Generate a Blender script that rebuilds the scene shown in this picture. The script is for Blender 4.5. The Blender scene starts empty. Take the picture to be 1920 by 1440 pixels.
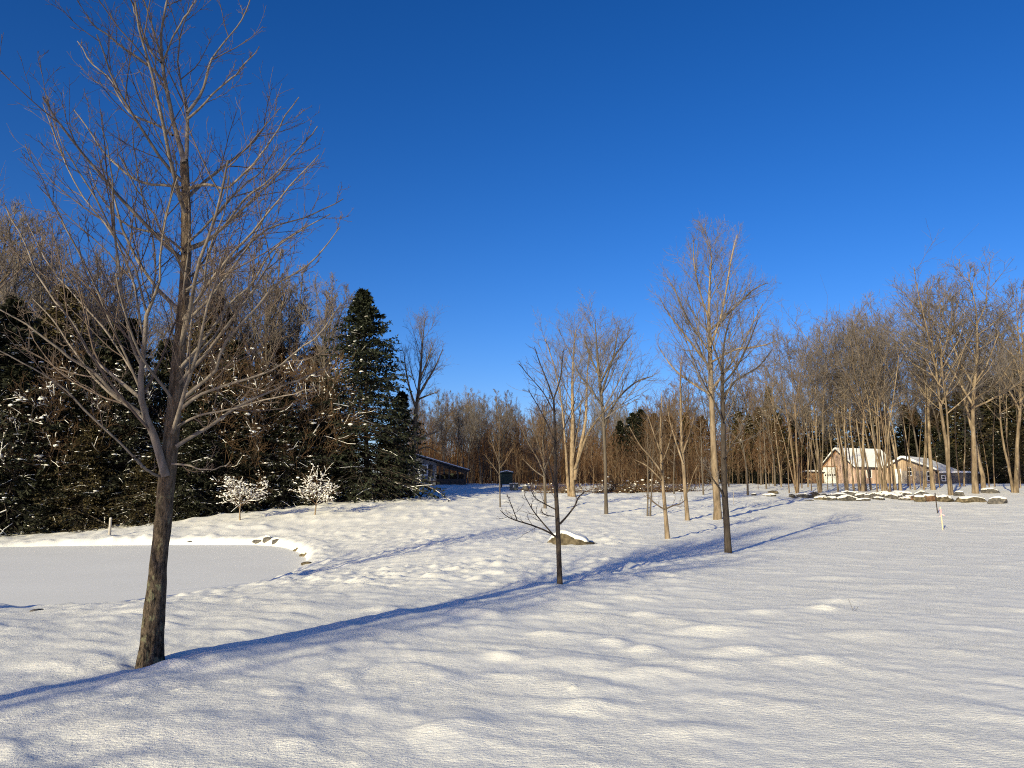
import bpy, bmesh, math, random
import numpy as np
from mathutils import Vector, Matrix

scene = bpy.context.scene
COL = scene.collection
rad = math.radians
F = 1442.0
HOR = 930.0
PITCH = math.atan((HOR - 720.0) / F)
CP, SP = math.cos(PITCH), math.sin(PITCH)
EYE = np.array([0.0, 0.0, 1.6])
SHADE = np.array([0.525, 0.851])           # the way shadows run over the ground
SUN_EL = 17.0

# ------------------------------------------------------------------ noise
_rs = np.random.RandomState(7)
_perm = _rs.permutation(512)
_perm = np.concatenate([_perm, _perm])
_grad = np.stack([np.cos(np.linspace(0, 2*np.pi, 64, endpoint=False)), np.sin(np.linspace(0, 2*np.pi, 64, endpoint=False))], 1)

def perlin(x, y):
    xi = np.floor(x).astype(np.int64); yi = np.floor(y).astype(np.int64)
    xf = x - xi; yf = y - yi
    u = xf*xf*xf*(xf*(xf*6-15)+10); v = yf*yf*yf*(yf*(yf*6-15)+10)
    def g(ix, iy, fx, fy):
        h = _perm[(_perm[ix & 511] + iy) & 511] & 63
        return _grad[h, 0]*fx + _grad[h, 1]*fy
    a = g(xi, yi, xf, yf); b = g(xi+1, yi, xf-1, yf)
    c = g(xi, yi+1, xf, yf-1); d = g(xi+1, yi+1, xf-1, yf-1)
    return (a + (b-a)*u) + ((c + (d-c)*u) - (a + (b-a)*u))*v

def sstep(a, b, x):
    t = np.clip((x-a)/(b-a), 0, 1)
    return t*t*(3-2*t)

def norm(v):
    return v / np.maximum(np.linalg.norm(v, axis=-1, keepdims=True), 1e-9)

# ------------------------------------------------------------------ camera rays
def ray(px, py):
    a = (px-960.0)/F; b = (720.0-py)/F
    return np.array([a, CP - b*SP, SP + b*CP])

def at_depth(px, py, D):
    d = ray(px, py)
    return EYE + d*(D/d[1])

def on_plane(px, py, z):
    d = ray(px, py)
    return EYE + d*((z-EYE[2])/d[2])

# ------------------------------------------------------------------ terrain
POND_Z = -0.55
_pp = [on_plane(*p, POND_Z)[:2] for p in [(0, 1146), (110, 1139), (230, 1131), (340, 1119), (440, 1104), (520, 1086), (562, 1066),
                                          (575, 1050), (560, 1036), (528, 1026), (480, 1022), (380, 1021.5), (260, 1022), (130, 1023.5), (0, 1026)]]
_pp += [np.array(p) for p in [(-28.0, 31.0), (-31.0, 25.0), (-28.0, 18.0), (-20.0, 14.0), (-13.0, 13.6)]]
def _catmull(pts, n=5):
    out = []
    N = len(pts)
    for i in range(N):
        p0, p1, p2, p3 = (np.array(pts[(i+k-1) % N]) for k in range(4))
        for k in range(n):
            t = k/n
            out.append(0.5*((2*p1)+(-p0+p2)*t+(2*p0-5*p1+4*p2-p3)*t*t+(-p0+3*p1-3*p2+p3)*t**3))
    return np.array(out)
POND = _catmull(_pp)

def pond_dist(x, y):
    sh = np.shape(x)
    x = np.ravel(np.asarray(x, float)); y = np.ravel(np.asarray(y, float))
    d2 = np.full(x.shape, 1e9); inside = np.zeros(x.shape, bool)
    n = len(POND)
    for i in range(n):
        ax, ay = POND[i]; bx, by = POND[(i+1) % n]
        ex, ey = bx-ax, by-ay
        t = np.clip(((x-ax)*ex+(y-ay)*ey)/(ex*ex+ey*ey+1e-12), 0, 1)
        d2 = np.minimum(d2, (x-ax-t*ex)**2+(y-ay-t*ey)**2)
        c = ((ay > y) != (by > y)) & (x < (bx-ax)*(y-ay)/(by-ay+1e-12)+ax)
        inside ^= c
    d = np.sqrt(d2)
    return np.where(inside, -d, d).reshape(sh)

_PY = np.array([-700, 0, 13, 19, 25, 35, 50, 60, 80, 110, 200, 800.0])
_PZ = np.array([0, 0, 0, 0.05, 0.17, 0.5, 1.25, 1.78, 2.75, 3.35, 4.0, 5.0])

def prof(y):
    r = 0
    for o in (-3, -1.5, 0, 1.5, 3):
        r = r + np.interp(y+o, _PY, _PZ)
    return r/5

def h0(x, y, pd=None):
    x = np.asarray(x, float); y = np.asarray(y, float)
    z = prof(y) - 1.25*sstep(-9, -27, x)*sstep(12, 30, y)*(1-sstep(60, 100, y))
    if pd is None:
        pd = pond_dist(x, y)
    fs = sstep(19, 26, y)
    bank = POND_Z + 0.03 + 0.13*fs + (0.10+0.03*fs)*np.maximum(pd, 0)
    k = 0.25
    hh = np.clip(0.5+0.5*(bank-z)/k, 0, 1)
    zz = bank*(1-hh)+z*hh - k*hh*(1-hh)
    low = POND_Z - 0.35
    s = sstep(-0.35, 0.22, pd)
    return np.where(pd > 12, z, low*(1-s)+zz*s)

def hz(x, y):
    return float(h0(np.array([x]), np.array([y]))[0])

def ground(px, py):
    d = ray(px, py)
    d = d/d[1]
    t = np.concatenate([np.arange(2, 60, 0.1), np.arange(60, 300, 0.5)])
    P = EYE[None] + t[:, None]*d[None]
    below = P[:, 2] < h0(P[:, 0], P[:, 1])
    i = int(np.argmax(below)) if below.any() else len(t)-1
    p = P[i]
    return np.array([p[0], p[1], hz(p[0], p[1])])

def stand(px, D):
    """a point on the ground seen in column px, D metres ahead"""
    x = (px-960.0)/F*D/CP
    for _ in range(4):
        z = hz(x, D)
        # solve the pixel column exactly
        dz = z-1.6
        fwd = D*CP+dz*SP
        x = (px-960.0)/F*fwd
    return np.array([x, D, hz(x, D)])

def z_top(D, py):
    b = (720.0-py)/F
    return 1.6 + D*(SP+b*CP)/(CP-b*SP)

# ------------------------------------------------------------------ relief of the snow
MOUNDS = []
def humps(x, y, cx, cy, prob, amp, seed):
    """drifted humps on a jittered grid, gentle to the sun, steep in the lee"""
    gx = np.floor(x/cx).astype(np.int64); gy = np.floor(y/cy).astype(np.int64)
    z = np.zeros_like(x)
    for i in (-1, 0, 1):
        for j in (-1, 0, 1):
            ix, iy = gx+i, gy+j
            h = _perm[(_perm[(ix+seed) & 511] + iy) & 511]
            h2 = _perm[(h+17) & 511]; h3 = _perm[(h2+71) & 511]; h4 = _perm[(h3+29) & 511]
            mx = (ix+0.5+0.7*(h/511-0.5))*cx; my = (iy+0.5+0.7*(h2/511-0.5))*cy
            size = 0.55+0.75*(h3/511)
            on = (h4/511 < prob)*(0.45+0.55*h/511)
            dx, dy = x-mx, y-my
            q = dx*SHADE[0]+dy*SHADE[1]; w = dx*SHADE[1]-dy*SHADE[0]
            sx = np.where(q > 0, 0.17, 0.30)*cx*size; sy = 0.42*cx*size
            z = np.maximum(z, on*np.exp(-((q/sx)**2+(w/sy)**2)))
    return z*amp

def relief(x, y, pd):
    d = np.hypot(x, y)
    u = x/np.maximum(y, 0.5)
    calm = 1 - 0.72*sstep(0.12, 0.42, u)*(1-sstep(13, 24, y))
    calm = calm*(1-0.45*sstep(0.1, .35, u)*(1-sstep(30, 50, y)))
    near = 1-sstep(30, 60, d)
    wx = x + 0.35*perlin(x/1.7+9, y/1.7); wy = y + 0.35*perlin(x/1.7, y/1.7+31)
    n1 = perlin(x/2.6+3.3, y/2.6)*0.055
    h = np.maximum(0, perlin(wx/1.15+11, wy/1.0+5)-0.08)
    n2 = h**1.25*0.10
    n2b = np.maximum(0, perlin(wx/0.55+41, wy/0.55+15)-0.12)*0.06
    mid = sstep(9.5, 17, y)*(1-sstep(0.16, 0.40, u)*(1-sstep(24, 40, y)))
    tuft = np.maximum(0, perlin(wx/0.42+71, wy/0.42+25)-0.06)*0.17
    tuft2 = np.maximum(0, perlin(wx/0.22+171, wy/0.2+125)-0.12)*0.10
    patch = 0.45+0.55*sstep(-0.25, 0.25, perlin(x/4.1+50, y/4.1+8))
    n3 = perlin(wx/0.19+2, wy/0.19+4)*0.009 + perlin(wx/0.08+5, wy/0.08+7)*0.0035
    far = sstep(25, 45, d)*(perlin(x/3+3, y/3)*0.10+perlin(x/1.1+3, y/1.1)*0.05+np.maximum(0, perlin(x/0.8+13, y/1.3)-0.05)*0.22*(1-0.6*sstep(0.15, 0.4, u)*(1-sstep(45, 55, y))))
    z = (n1*0.6+(n2+n2b)*patch)*calm*near + (tuft+tuft2)*mid*near*patch*calm + n3*near + far
    hp = humps(x+0.25*perlin(x/0.9, y/0.9), y+0.25*perlin(x/0.9+7, y/0.9), 1.25, 0.95, 0.55, 0.056, 3)+humps(x+0.15*perlin(x/0.5, y/0.5+3), y, 0.62, 0.5, 0.4, 0.026, 91)
    z = z + hp*near*(0.45+0.55*sstep(4.5, 9, d))*(0.35+0.65*calm)*(1-0.5*sstep(16, 26, y))
    ripple = perlin((x*0.86-y*0.5)/0.55+3, (x*0.5+y*0.86)/0.16)*0.006*(1-sstep(9, 20, y))
    z = z + ripple
    for (mx, my, sx, sy, a, hh) in MOUNDS:
        ca, sa = math.cos(a), math.sin(a)
        dx = x-mx; dy = y-my
        p = ((dx*ca+dy*sa)/sx)**2 + ((-dx*sa+dy*ca)/sy)**2
        z = z + hh*np.exp(-p*1.2)
    far_shore = sstep(19, 26, y)
    z = z + np.exp(-((pd-0.55)/0.5)**2)*(0.02+0.08*far_shore+(0.07+0.05*far_shore)*perlin(x/0.7+8, y/0.7)+0.05*perlin(x/0.25+3, y/0.25))*(pd > -0.3)
    return z*sstep(-0.2, 0.3, pd)

# ------------------------------------------------------------------ materials
MATS = {}
def newmat(name):
    m = bpy.data.materials.new(name); m.use_nodes = True
    nt = m.node_tree
    b = nt.nodes['Principled BSDF']
    MATS[name] = m
    return m, nt, b

def node(nt, t, **kw):
    n = nt.nodes.new(t)
    for k, v in kw.items():
        if k.startswith('i_'):
            n.inputs[k[2:].replace('_', ' ')].default_value = v
        else:
            setattr(n, k, v)
    return n

def ramp(nt, fac, stops):
    r = nt.nodes.new('ShaderNodeValToRGB')
    el = r.color_ramp.elements
    while len(el) < len(stops): el.new(0.5)
    for e, (p, c) in zip(el, stops):
        e.position = p; e.color = (c[0], c[1], c[2], 1)
    nt.links.new(fac, r.inputs[0])
    return r.outputs[0]

def coords(nt, scale=(1, 1, 1), kind='Object'):
    tc = node(nt, 'ShaderNodeTexCoord'); mp = node(nt, 'ShaderNodeMapping')
    mp.inputs['Scale'].default_value = scale
    nt.links.new(tc.outputs[kind], mp.inputs[0])
    return mp.outputs[0]

def noise(nt, vec, scale, detail=4, rough=0.55):
    n = node(nt, 'ShaderNodeTexNoise')
    n.inputs['Scale'].default_value = scale; n.inputs['Detail'].default_value = detail; n.inputs['Roughness'].default_value = rough
    nt.links.new(vec, n.inputs['Vector'])
    return n.outputs['Fac']

def bump(nt, b, h, strength, dist):
    bp = node(nt, 'ShaderNodeBump'); bp.inputs['Strength'].default_value = strength; bp.inputs['Distance'].default_value = dist
    nt.links.new(h, bp.inputs['Height']); nt.links.new(bp.outputs[0], b.inputs['Normal'])
    return bp

def mat_noise(name, stops, scale=4, stretch=(1, 1, 1), rough=0.85, bmp=0.4, bdist=0.02, detail=5, vary=0.0, spec=0.2):
    m, nt, b = newmat(name)
    v = coords(nt, stretch)
    f = noise(nt, v, scale, detail)
    c = ramp(nt, f, stops)
    if vary:
        oi = node(nt, 'ShaderNodeObjectInfo')
        hs = node(nt, 'ShaderNodeHueSaturation')
        mr = node(nt, 'ShaderNodeMapRange'); mr.inputs['To Min'].default_value = 1-vary; mr.inputs['To Max'].default_value = 1+vary
        nt.links.new(oi.outputs['Random'], mr.inputs[0]); nt.links.new(mr.outputs[0], hs.inputs['Value'])
        nt.links.new(c, hs.inputs['Color']); c = hs.outputs[0]
    nt.links.new(c, b.inputs['Base Color'])
    b.inputs['Roughness'].default_value = rough
    b.inputs['Specular IOR Level'].default_value = spec
    if bmp: bump(nt, b, f, bmp, bdist)
    return m

# snow of the field
m, nt, b = newmat('snow_field')
v = coords(nt)
tc = node(nt, 'ShaderNodeTexCoord'); mp = node(nt, 'ShaderNodeMapping'); mp.inputs['Rotation'].default_value = (0, 0, rad(28)); mp.inputs['Scale'].default_value = (1, 2.2, 1)
nt.links.new(tc.outputs['Object'], mp.inputs[0])
f1 = noise(nt, mp.outputs[0], 17, 4, 0.65); f2 = noise(nt, v, 75, 3, 0.7); f3 = noise(nt, v, 1.3, 3)
mx = node(nt, 'ShaderNodeMath', operation='MULTIPLY_ADD'); nt.links.new(f2, mx.inputs[0]); mx.inputs[1].default_value = 0.45; nt.links.new(f1, mx.inputs[2])
bp = bump(nt, b, mx.outputs[0], 0.8, 0.032)
f4 = noise(nt, v, 0.55, 3)
mr = node(nt, 'ShaderNodeMapRange'); mr.inputs['From Min'].default_value = 0.35; mr.inputs['From Max'].default_value = 0.65; mr.inputs['To Min'].default_value = 0.28; mr.inputs['To Max'].default_value = 0.62
nt.links.new(f4, mr.inputs[0]); nt.links.new(mr.outputs[0], bp.inputs['Strength'])
c = ramp(nt, f3, [(0.3, (0.82, 0.80, 0.73)), (0.7, (0.87, 0.85, 0.775))])
nt.links.new(c, b.inputs['Base Color'])
b.inputs['Roughness'].default_value = 0.55; b.inputs['Specular IOR Level'].default_value = 0.25

m, nt, b = newmat('snow_pond')
v = coords(nt)
f = noise(nt, v, 0.35, 5); g = noise(nt, v, 60, 3)
c = ramp(nt, f, [(0.3, (0.86, 0.84, 0.775)), (0.7, (0.91, 0.89, 0.82))])
nt.links.new(c, b.inputs['Base Color']); bump(nt, b, g, 0.25, 0.006)
b.inputs['Roughness'].default_value = 0.55; b.inputs['Specular IOR Level'].default_value = 0.25

mat_noise('snow', [(0.3, (0.82, 0.80, 0.745)), (0.7, (0.88, 0.86, 0.80))], 14, rough=0.6, bmp=0.4, bdist=0.02)

# bark
def bark_mat(name, stops, lichen=None, scale=7, stretch=(1, 1, 0.22), bmp=0.9, bdist=0.02, vary=0.18, dark_low=False):
    m, nt, b = newmat(name)
    v = coords(nt, stretch)
    f = noise(nt, v, scale, 7, 0.65)
    c = ramp(nt, f, stops)
    if lichen:
        v2 = coords(nt, (1, 1, 0.6))
        g = noise(nt, v2, lichen[2], 4, 0.6)
        lm = ramp(nt, g, [(lichen[1], (0, 0, 0)), (lichen[1]+0.08, (1, 1, 1))])
        mix = node(nt, 'ShaderNodeMix', data_type='RGBA')
        nt.links.new(lm, mix.inputs[0]); nt.links.new(c, mix.inputs[6])
        mix.inputs[7].default_value = (*lichen[0], 1)
        c = mix.outputs[2]
    oi = node(nt, 'ShaderNodeObjectInfo'); hs = node(nt, 'ShaderNodeHueSaturation')
    mr = node(nt, 'ShaderNodeMapRange'); mr.inputs['To Min'].default_value = 1-vary; mr.inputs['To Max'].default_value = 1+vary
    nt.links.new(oi.outputs['Random'], mr.inputs[0]); nt.links.new(mr.outputs[0], hs.inputs['Value'])
    nt.links.new(c, hs.inputs['Color'])
    nt.links.new(hs.outputs[0], b.inputs['Base Color'])
    b.inputs['Roughness'].default_value = 0.9; b.inputs['Specular IOR Level'].default_value = 0.15
    bump(nt, b, f, bmp, bdist)
    return m

bark_mat('bark_hero', [(0.36, (0.012, 0.010, 0.008)), (0.46, (0.07, 0.054, 0.04)), (0.60, (0.15, 0.115, 0.082)), (0.75, (0.22, 0.175, 0.13))], ((0.19, 0.185, 0.115), 0.565, 13), scale=48, stretch=(1, 1, 0.33), bmp=1.0, bdist=0.05, vary=0)
# older bark low on the trunk is dark and cracked, the younger bark above 1.5 m is smoother and browner
def _young():
    m = MATS['bark_hero']; nt = m.node_tree; b = nt.nodes['Principled BSDF']
    old = b.inputs['Base Color'].links[0].from_socket
    tc = node(nt, 'ShaderNodeTexCoord'); sx = node(nt, 'ShaderNodeSeparateXYZ'); nt.links.new(tc.outputs['Object'], sx.inputs[0])
    v = coords(nt, (1, 1, 0.2)); f = noise(nt, v, 30, 6, 0.65)
    g = noise(nt, coords(nt), 2.0, 3)
    ad = node(nt, 'ShaderNodeMath', operation='MULTIPLY_ADD'); nt.links.new(g, ad.inputs[0]); ad.inputs[1].default_value = 1.6; nt.links.new(sx.outputs[2], ad.inputs[2])
    mr = node(nt, 'ShaderNodeMapRange'); mr.inputs['From Min'].default_value = 1.7; mr.inputs['From Max'].default_value = 3.6; nt.links.new(ad.outputs[0], mr.inputs[0])
    c = ramp(nt, f, [(0.32, (0.045, 0.030, 0.02)), (0.5, (0.155, 0.112, 0.074)), (0.7, (0.25, 0.20, 0.145))])
    mix = node(nt, 'ShaderNodeMix', data_type='RGBA'); nt.links.new(mr.outputs[0], mix.inputs[0]); nt.links.new(old, mix.inputs[6]); nt.links.new(c, mix.inputs[7])
    nt.links.new(mix.outputs[2], b.inputs['Base Color'])
_young()
bark_mat('bark_limb', [(0.3, (0.085, 0.07, 0.057)), (0.7, (0.25, 0.212, 0.18))], None, scale=16, bmp=0.4, bdist=0.006, vary=0)
bark_mat('twig_red', [(0.3, (0.075, 0.054, 0.042)), (0.7, (0.16, 0.122, 0.10))], None, scale=10, bmp=0, vary=0)
bark_mat('bark_dark', [(0.3, (0.026, 0.021, 0.017)), (0.7, (0.085, 0.068, 0.055))], None, scale=16, vary=0.1)
bark_mat('bark_tan', [(0.3, (0.06, 0.045, 0.03)), (0.5, (0.19, 0.142, 0.093)), (0.75, (0.34, 0.27, 0.19))], ((0.30, 0.28, 0.21), 0.64, 3.2), scale=6)
bark_mat('bark_brown', [(0.3, (0.05, 0.035, 0.023)), (0.5, (0.15, 0.105, 0.066)), (0.75, (0.26, 0.195, 0.13))], None, scale=6)
bark_mat('bark_birch', [(0.3, (0.08, 0.056, 0.034)), (0.5, (0.21, 0.155, 0.098)), (0.75, (0.34, 0.27, 0.185))], ((0.09, 0.07, 0.05), 0.64, 5.0), scale=6, stretch=(1, 1, 0.5))
bark_mat('bark_grey', [(0.3, (0.055, 0.046, 0.036)), (0.7, (0.17, 0.14, 0.11))], None, scale=6)
bark_mat('twig_grey', [(0.3, (0.10, 0.085, 0.074)), (0.7, (0.205, 0.176, 0.155))], None, scale=3, bmp=0, vary=0.15)
bark_mat('twig_dark', [(0.3, (0.04, 0.027, 0.021)), (0.7, (0.10, 0.07, 0.055))], None, scale=3, bmp=0, vary=0.15)
bark_mat('twig_brown', [(0.3, (0.07, 0.042, 0.023)), (0.7, (0.15, 0.095, 0.053))], None, scale=3, bmp=0, vary=0.25)
bark_mat('twig_rust', [(0.3, (0.07, 0.036, 0.018)), (0.7, (0.16, 0.086, 0.043))], None, scale=3, bmp=0, vary=0.3)
mat_noise('needles_dark', [(0.3, (0.008, 0.0095, 0.005)), (0.7, (0.03, 0.032, 0.016))], 1.5, bmp=0, vary=0.25, rough=0.7)
mat_noise('needles_spruce', [(0.3, (0.010, 0.014, 0.008)), (0.7, (0.03, 0.036, 0.019))], 1.2, bmp=0, vary=0.1, rough=0.7)
mat_noise('needles_olive', [(0.3, (0.03, 0.024, 0.011)), (0.7, (0.085, 0.066, 0.027))], 1.2, bmp=0, vary=0.25, rough=0.7)
mat_noise('needles_brown', [(0.3, (0.05, 0.027, 0.011)), (0.7, (0.12, 0.068, 0.027))], 1.2, bmp=0, vary=0.2, rough=0.7)
mat_noise('rock_grey', [(0.3, (0.03, 0.028, 0.026)), (0.5, (0.085, 0.078, 0.07)), (0.7, (0.17, 0.15, 0.125))], 5, bmp=0.8, bdist=0.04, vary=0.2, detail=8)
mat_noise('rock_brown', [(0.3, (0.03, 0.024, 0.016)), (0.5, (0.10, 0.08, 0.05)), (0.7, (0.20, 0.16, 0.10))], 6, bmp=0.8, bdist=0.04, vary=0.15, detail=8)
mat_noise('rock_rust', [(0.3, (0.07, 0.04, 0.025)), (0.7, (0.20, 0.115, 0.07))], 5, bmp=0.8, bdist=0.04, vary=0.1, detail=8)

def plain(name, col, rough=0.6, sc=6, amt=0.12, spec=0.3):
    lo = tuple(c*(1-amt) for c in col); hi = tuple(min(1, c*(1+amt)) for c in col)
    return mat_noise(name, [(0.3, lo), (0.7, hi)], sc, rough=rough, bmp=0.1, bdist=0.005, spec=spec)
plain('white_paint', (0.74, 0.74, 0.72)); plain('door_white', (0.78, 0.78, 0.74)); plain('siding_white', (0.20, 0.20, 0.21))
plain('dark_wood', (0.05, 0.038, 0.03)); plain('glass_dark', (0.02, 0.022, 0.026), rough=0.15, spec=0.5); plain('dark_green', (0.018, 0.035, 0.024)); plain('grey_green', (0.13, 0.15, 0.13))
plain('grey_board', (0.27, 0.23, 0.19)); plain('roof_dark', (0.05, 0.045, 0.045)); plain('stake_yellow', (0.72, 0.58, 0.36)); plain('ribbon_pink', (0.80, 0.36, 0.38))
plain('post_grey', (0.36, 0.33, 0.29)); plain('shed_grey', (0.13, 0.115, 0.10)); plain('trim_brown', (0.30, 0.16, 0.08)); plain('concrete', (0.20, 0.20, 0.205))

def board_mat(name, c0, c1, gap, freq=4.2):
    m, nt, b = newmat(name)
    tc = node(nt, 'ShaderNodeTexCoord'); sx = node(nt, 'ShaderNodeSeparateXYZ'); nt.links.new(tc.outputs['Object'], sx.inputs[0])
    ad = node(nt, 'ShaderNodeMath', operation='ADD'); nt.links.new(sx.outputs[0], ad.inputs[0]); nt.links.new(sx.outputs[1], ad.inputs[1])
    mu = node(nt, 'ShaderNodeMath', operation='MULTIPLY'); nt.links.new(ad.outputs[0], mu.inputs[0]); mu.inputs[1].default_value = freq
    fl = node(nt, 'ShaderNodeMath', operation='FLOOR'); nt.links.new(mu.outputs[0], fl.inputs[0])
    fr = node(nt, 'ShaderNodeMath', operation='FRACT'); nt.links.new(mu.outputs[0], fr.inputs[0])
    wn = node(nt, 'ShaderNodeTexWhiteNoise', noise_dimensions='1D'); nt.links.new(fl.outputs[0], wn.inputs['W'])
    v = coords(nt, (1, 1, 0.15)); n = noise(nt, v, 9, 5)
    av = node(nt, 'ShaderNodeMath', operation='MULTIPLY_ADD'); nt.links.new(wn.outputs[0], av.inputs[0]); av.inputs[1].default_value = 0.6
    nt.links.new(n, av.inputs[2])
    c = ramp(nt, av.outputs[0], [(0.35, c0), (1.0, c1)])
    g = node(nt, 'ShaderNodeMath', operation='LESS_THAN'); nt.links.new(fr.outputs[0], g.inputs[0]); g.inputs[1].default_value = 0.13
    mix = node(nt, 'ShaderNodeMix', data_type='RGBA'); nt.links.new(g.outputs[0], mix.inputs[0]); nt.links.new(c, mix.inputs[6]); mix.inputs[7].default_value = (*gap, 1)
    nt.links.new(mix.outputs[2], b.inputs['Base Color']); b.inputs['Roughness'].default_value = 0.8
    return m
board_mat('boards_orange', (0.40, 0.26, 0.19), (0.66, 0.49, 0.39), (0.14, 0.07, 0.03))
board_mat('boards_tan', (0.30, 0.20, 0.125), (0.50, 0.38, 0.26), (0.12, 0.07, 0.04))
board_mat('boards_shed', (0.24, 0.13, 0.06), (0.40, 0.24, 0.12), (0.12, 0.06, 0.03))

# ------------------------------------------------------------------ mesh helpers
class Acc:
    def __init__(s): s.v = []; s.q = []; s.t = []; s.n = 0
    def add(s, verts, quads=None, tris=None):
        verts = np.asarray(verts, np.float32).reshape(-1, 3)
        if quads is not None and len(quads): s.q.append(np.asarray(quads, np.int32)+s.n)
        if tris is not None and len(tris): s.t.append(np.asarray(tris, np.int32)+s.n)
        s.v.append(verts); s.n += len(verts)
        return s
    def mesh(s, name, mat, smooth=True):
        me = bpy.data.meshes.new(name)
        V = np.concatenate(s.v) if s.v else np.zeros((0, 3), np.float32)
        Q = np.concatenate(s.q) if s.q else np.zeros((0, 4), np.int32)
        T = np.concatenate(s.t) if s.t else np.zeros((0, 3), np.int32)
        me.vertices.add(len(V)); me.vertices.foreach_set('co', V.ravel())
        nl = Q.size+T.size
        me.loops.add(nl); me.loops.foreach_set('vertex_index', np.concatenate([Q.ravel(), T.ravel()]).astype(np.int32))
        me.polygons.add(len(Q)+len(T))
        st = np.concatenate([np.arange(len(Q))*4, Q.size+np.arange(len(T))*3]).astype(np.int32)
        me.polygons.foreach_set('loop_start', st)
        me.polygons.foreach_set('use_smooth', np.full(len(Q)+len(T), smooth))
        me.materials.append(MATS[mat])
        me.update(calc_edges=True)
        return me

def tube(acc, P, R, S):
    P = np.asarray(P, float); R = np.asarray(R, float)
    if P.ndim == 2: P = P[None]; R = R[None]
    N, K = R.shape
    if N == 0: return
    T = np.empty_like(P)
    T[:, 1:-1] = P[:, 2:]-P[:, :-2]; T[:, 0] = P[:, 1]-P[:, 0]; T[:, -1] = P[:, -1]-P[:, -2]
    T = norm(T)
    mean = norm(P[:, -1]-P[:, 0])
    ref = np.where((np.abs(mean[:, 2:3]) < 0.7), np.array([[0, 0, 1.0]]), np.array([[1.0, 0, 0]]))[:, None, :]
    U = norm(np.cross(T, ref)); V = np.cross(T, U)
    a = np.linspace(0, 2*np.pi, S, endpoint=False)
    ring = U[:, :, None, :]*np.cos(a)[None, None, :, None] + V[:, :, None, :]*np.sin(a)[None, None, :, None]
    verts = P[:, :, None, :] + ring*R[:, :, None, None]
    idx = np.arange(N*K*S).reshape(N, K, S)
    A = idx[:, :-1]; B = idx[:, 1:]
    q = np.stack([A, np.roll(A, -1, 2), np.roll(B, -1, 2), B], -1).reshape(-1, 4)
    acc.add(verts, q)

def resample(pts, K):
    pts = np.asarray(pts, float)
    # smooth through the traced points
    n = len(pts)
    if n > 2:
        dense = []
        for i in range(n-1):
            p0 = pts[max(i-1, 0)]; p1 = pts[i]; p2 = pts[i+1]; p3 = pts[min(i+2, n-1)]
            for k in range(8):
                t = k/8
                dense.append(0.5*((2*p1)+(-p0+p2)*t+(2*p0-5*p1+4*p2-p3)*t*t+(-p0+3*p1-3*p2+p3)*t**3))
        dense.append(pts[-1]); pts = np.array(dense)
    s = np.concatenate([[0], np.cumsum(np.linalg.norm(np.diff(pts[:, :3], axis=0), axis=1))])
    t = np.linspace(0, s[-1], K)
    return np.stack([np.interp(t, s, pts[:, j]) for j in range(pts.shape[1])], 1)

def walk(rng, S, D, L, K, up, wob):
    N = len(S)
    P = np.empty((N, K, 3)); P[:, 0] = S
    d = norm(D)
    step = (L/(K-1))[:, None]
    for k in range(1, K):
        d = d + rng.normal(0, wob, (N, 3))
        d[:, 2] += up/(K-1)
        d = norm(d)
        P[:, k] = P[:, k-1] + d*step
    return P

def sprout(rng, P, R, m, t0, t1, ang, ratio, K, up=0.3, wob=0.08, rk=0.012, shape=None, angj=0.15, lj=0.25, rmin=0.003, flat=False, tip=0.35, absl=None):
    N, K0 = R.shape
    t = (np.arange(m)[None]+rng.random((N, m)))/m*(t1-t0)+t0
    f = t*(K0-1); i = np.clip(np.floor(f).astype(int), 0, K0-2); w = (f-i)[..., None]
    n = np.arange(N)[:, None]
    A = P[n, i]; B = P[n, i+1]
    S = A*(1-w)+B*w; T = norm(B-A)
    r = R[n, i]*(1-w[..., 0])+R[n, i+1]*w[..., 0]
    Lp = np.linalg.norm(np.diff(P, axis=1), axis=2).sum(1)[:, None]
    if flat:
        phi = np.where(np.arange(m)[None] % 2 == 0, 0.0, np.pi) + rng.normal(0, 0.35, (N, m))
        U = norm(np.cross(T, np.array([0, 0, 1.0])))
    else:
        phi = 2.39996*np.arange(m)[None] + rng.random((N, 1))*6.28 + rng.normal(0, 0.4, (N, m))
        ref = np.where(np.abs(T[..., 2:3]) < 0.9, np.array([0, 0, 1.0]), np.array([1.0, 0, 0]))
        U = norm(np.cross(T, ref))
    V = np.cross(T, U)
    a = (ang + rng.normal(0, angj, (N, m)))[..., None]
    D = T*np.cos(a) + (U*np.cos(phi)[..., None]+V*np.sin(phi)[..., None])*np.sin(a)
    L = (Lp if absl is None else absl)*ratio*np.clip(1+lj*rng.normal(0, 1, (N, m)), 0.3, 1.8)
    if shape is not None: L = L*shape(t)
    S = S.reshape(-1, 3); D = D.reshape(-1, 3); L = L.ravel(); r = r.ravel()
    Q = walk(rng, S, D, L, K, up, wob)
    r0 = np.maximum(np.minimum(r*0.8, L*rk), rmin)
    s = np.linspace(0, 1, K)[None]
    RR = np.maximum(r0[:, None]*(1-s*(1-tip)), rmin*0.7)
    return Q, RR

def tube_walk_trunk(rng, H, r0, lean=(0, 0), wob=0.03, K=14, tip=0.12):
    D = norm(np.array([[lean[0], lean[1], 1.0]]))
    P = walk(rng, np.zeros((1, 3)), D, np.array([H]), K, 0.12, wob)
    s = np.linspace(0, 1, K)[None]
    R = r0*(1-(1-tip)*s**0.85)
    R[:, 0] *= 1.25
    P[:, 0, 2] -= 0.25
    return P, R

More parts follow.
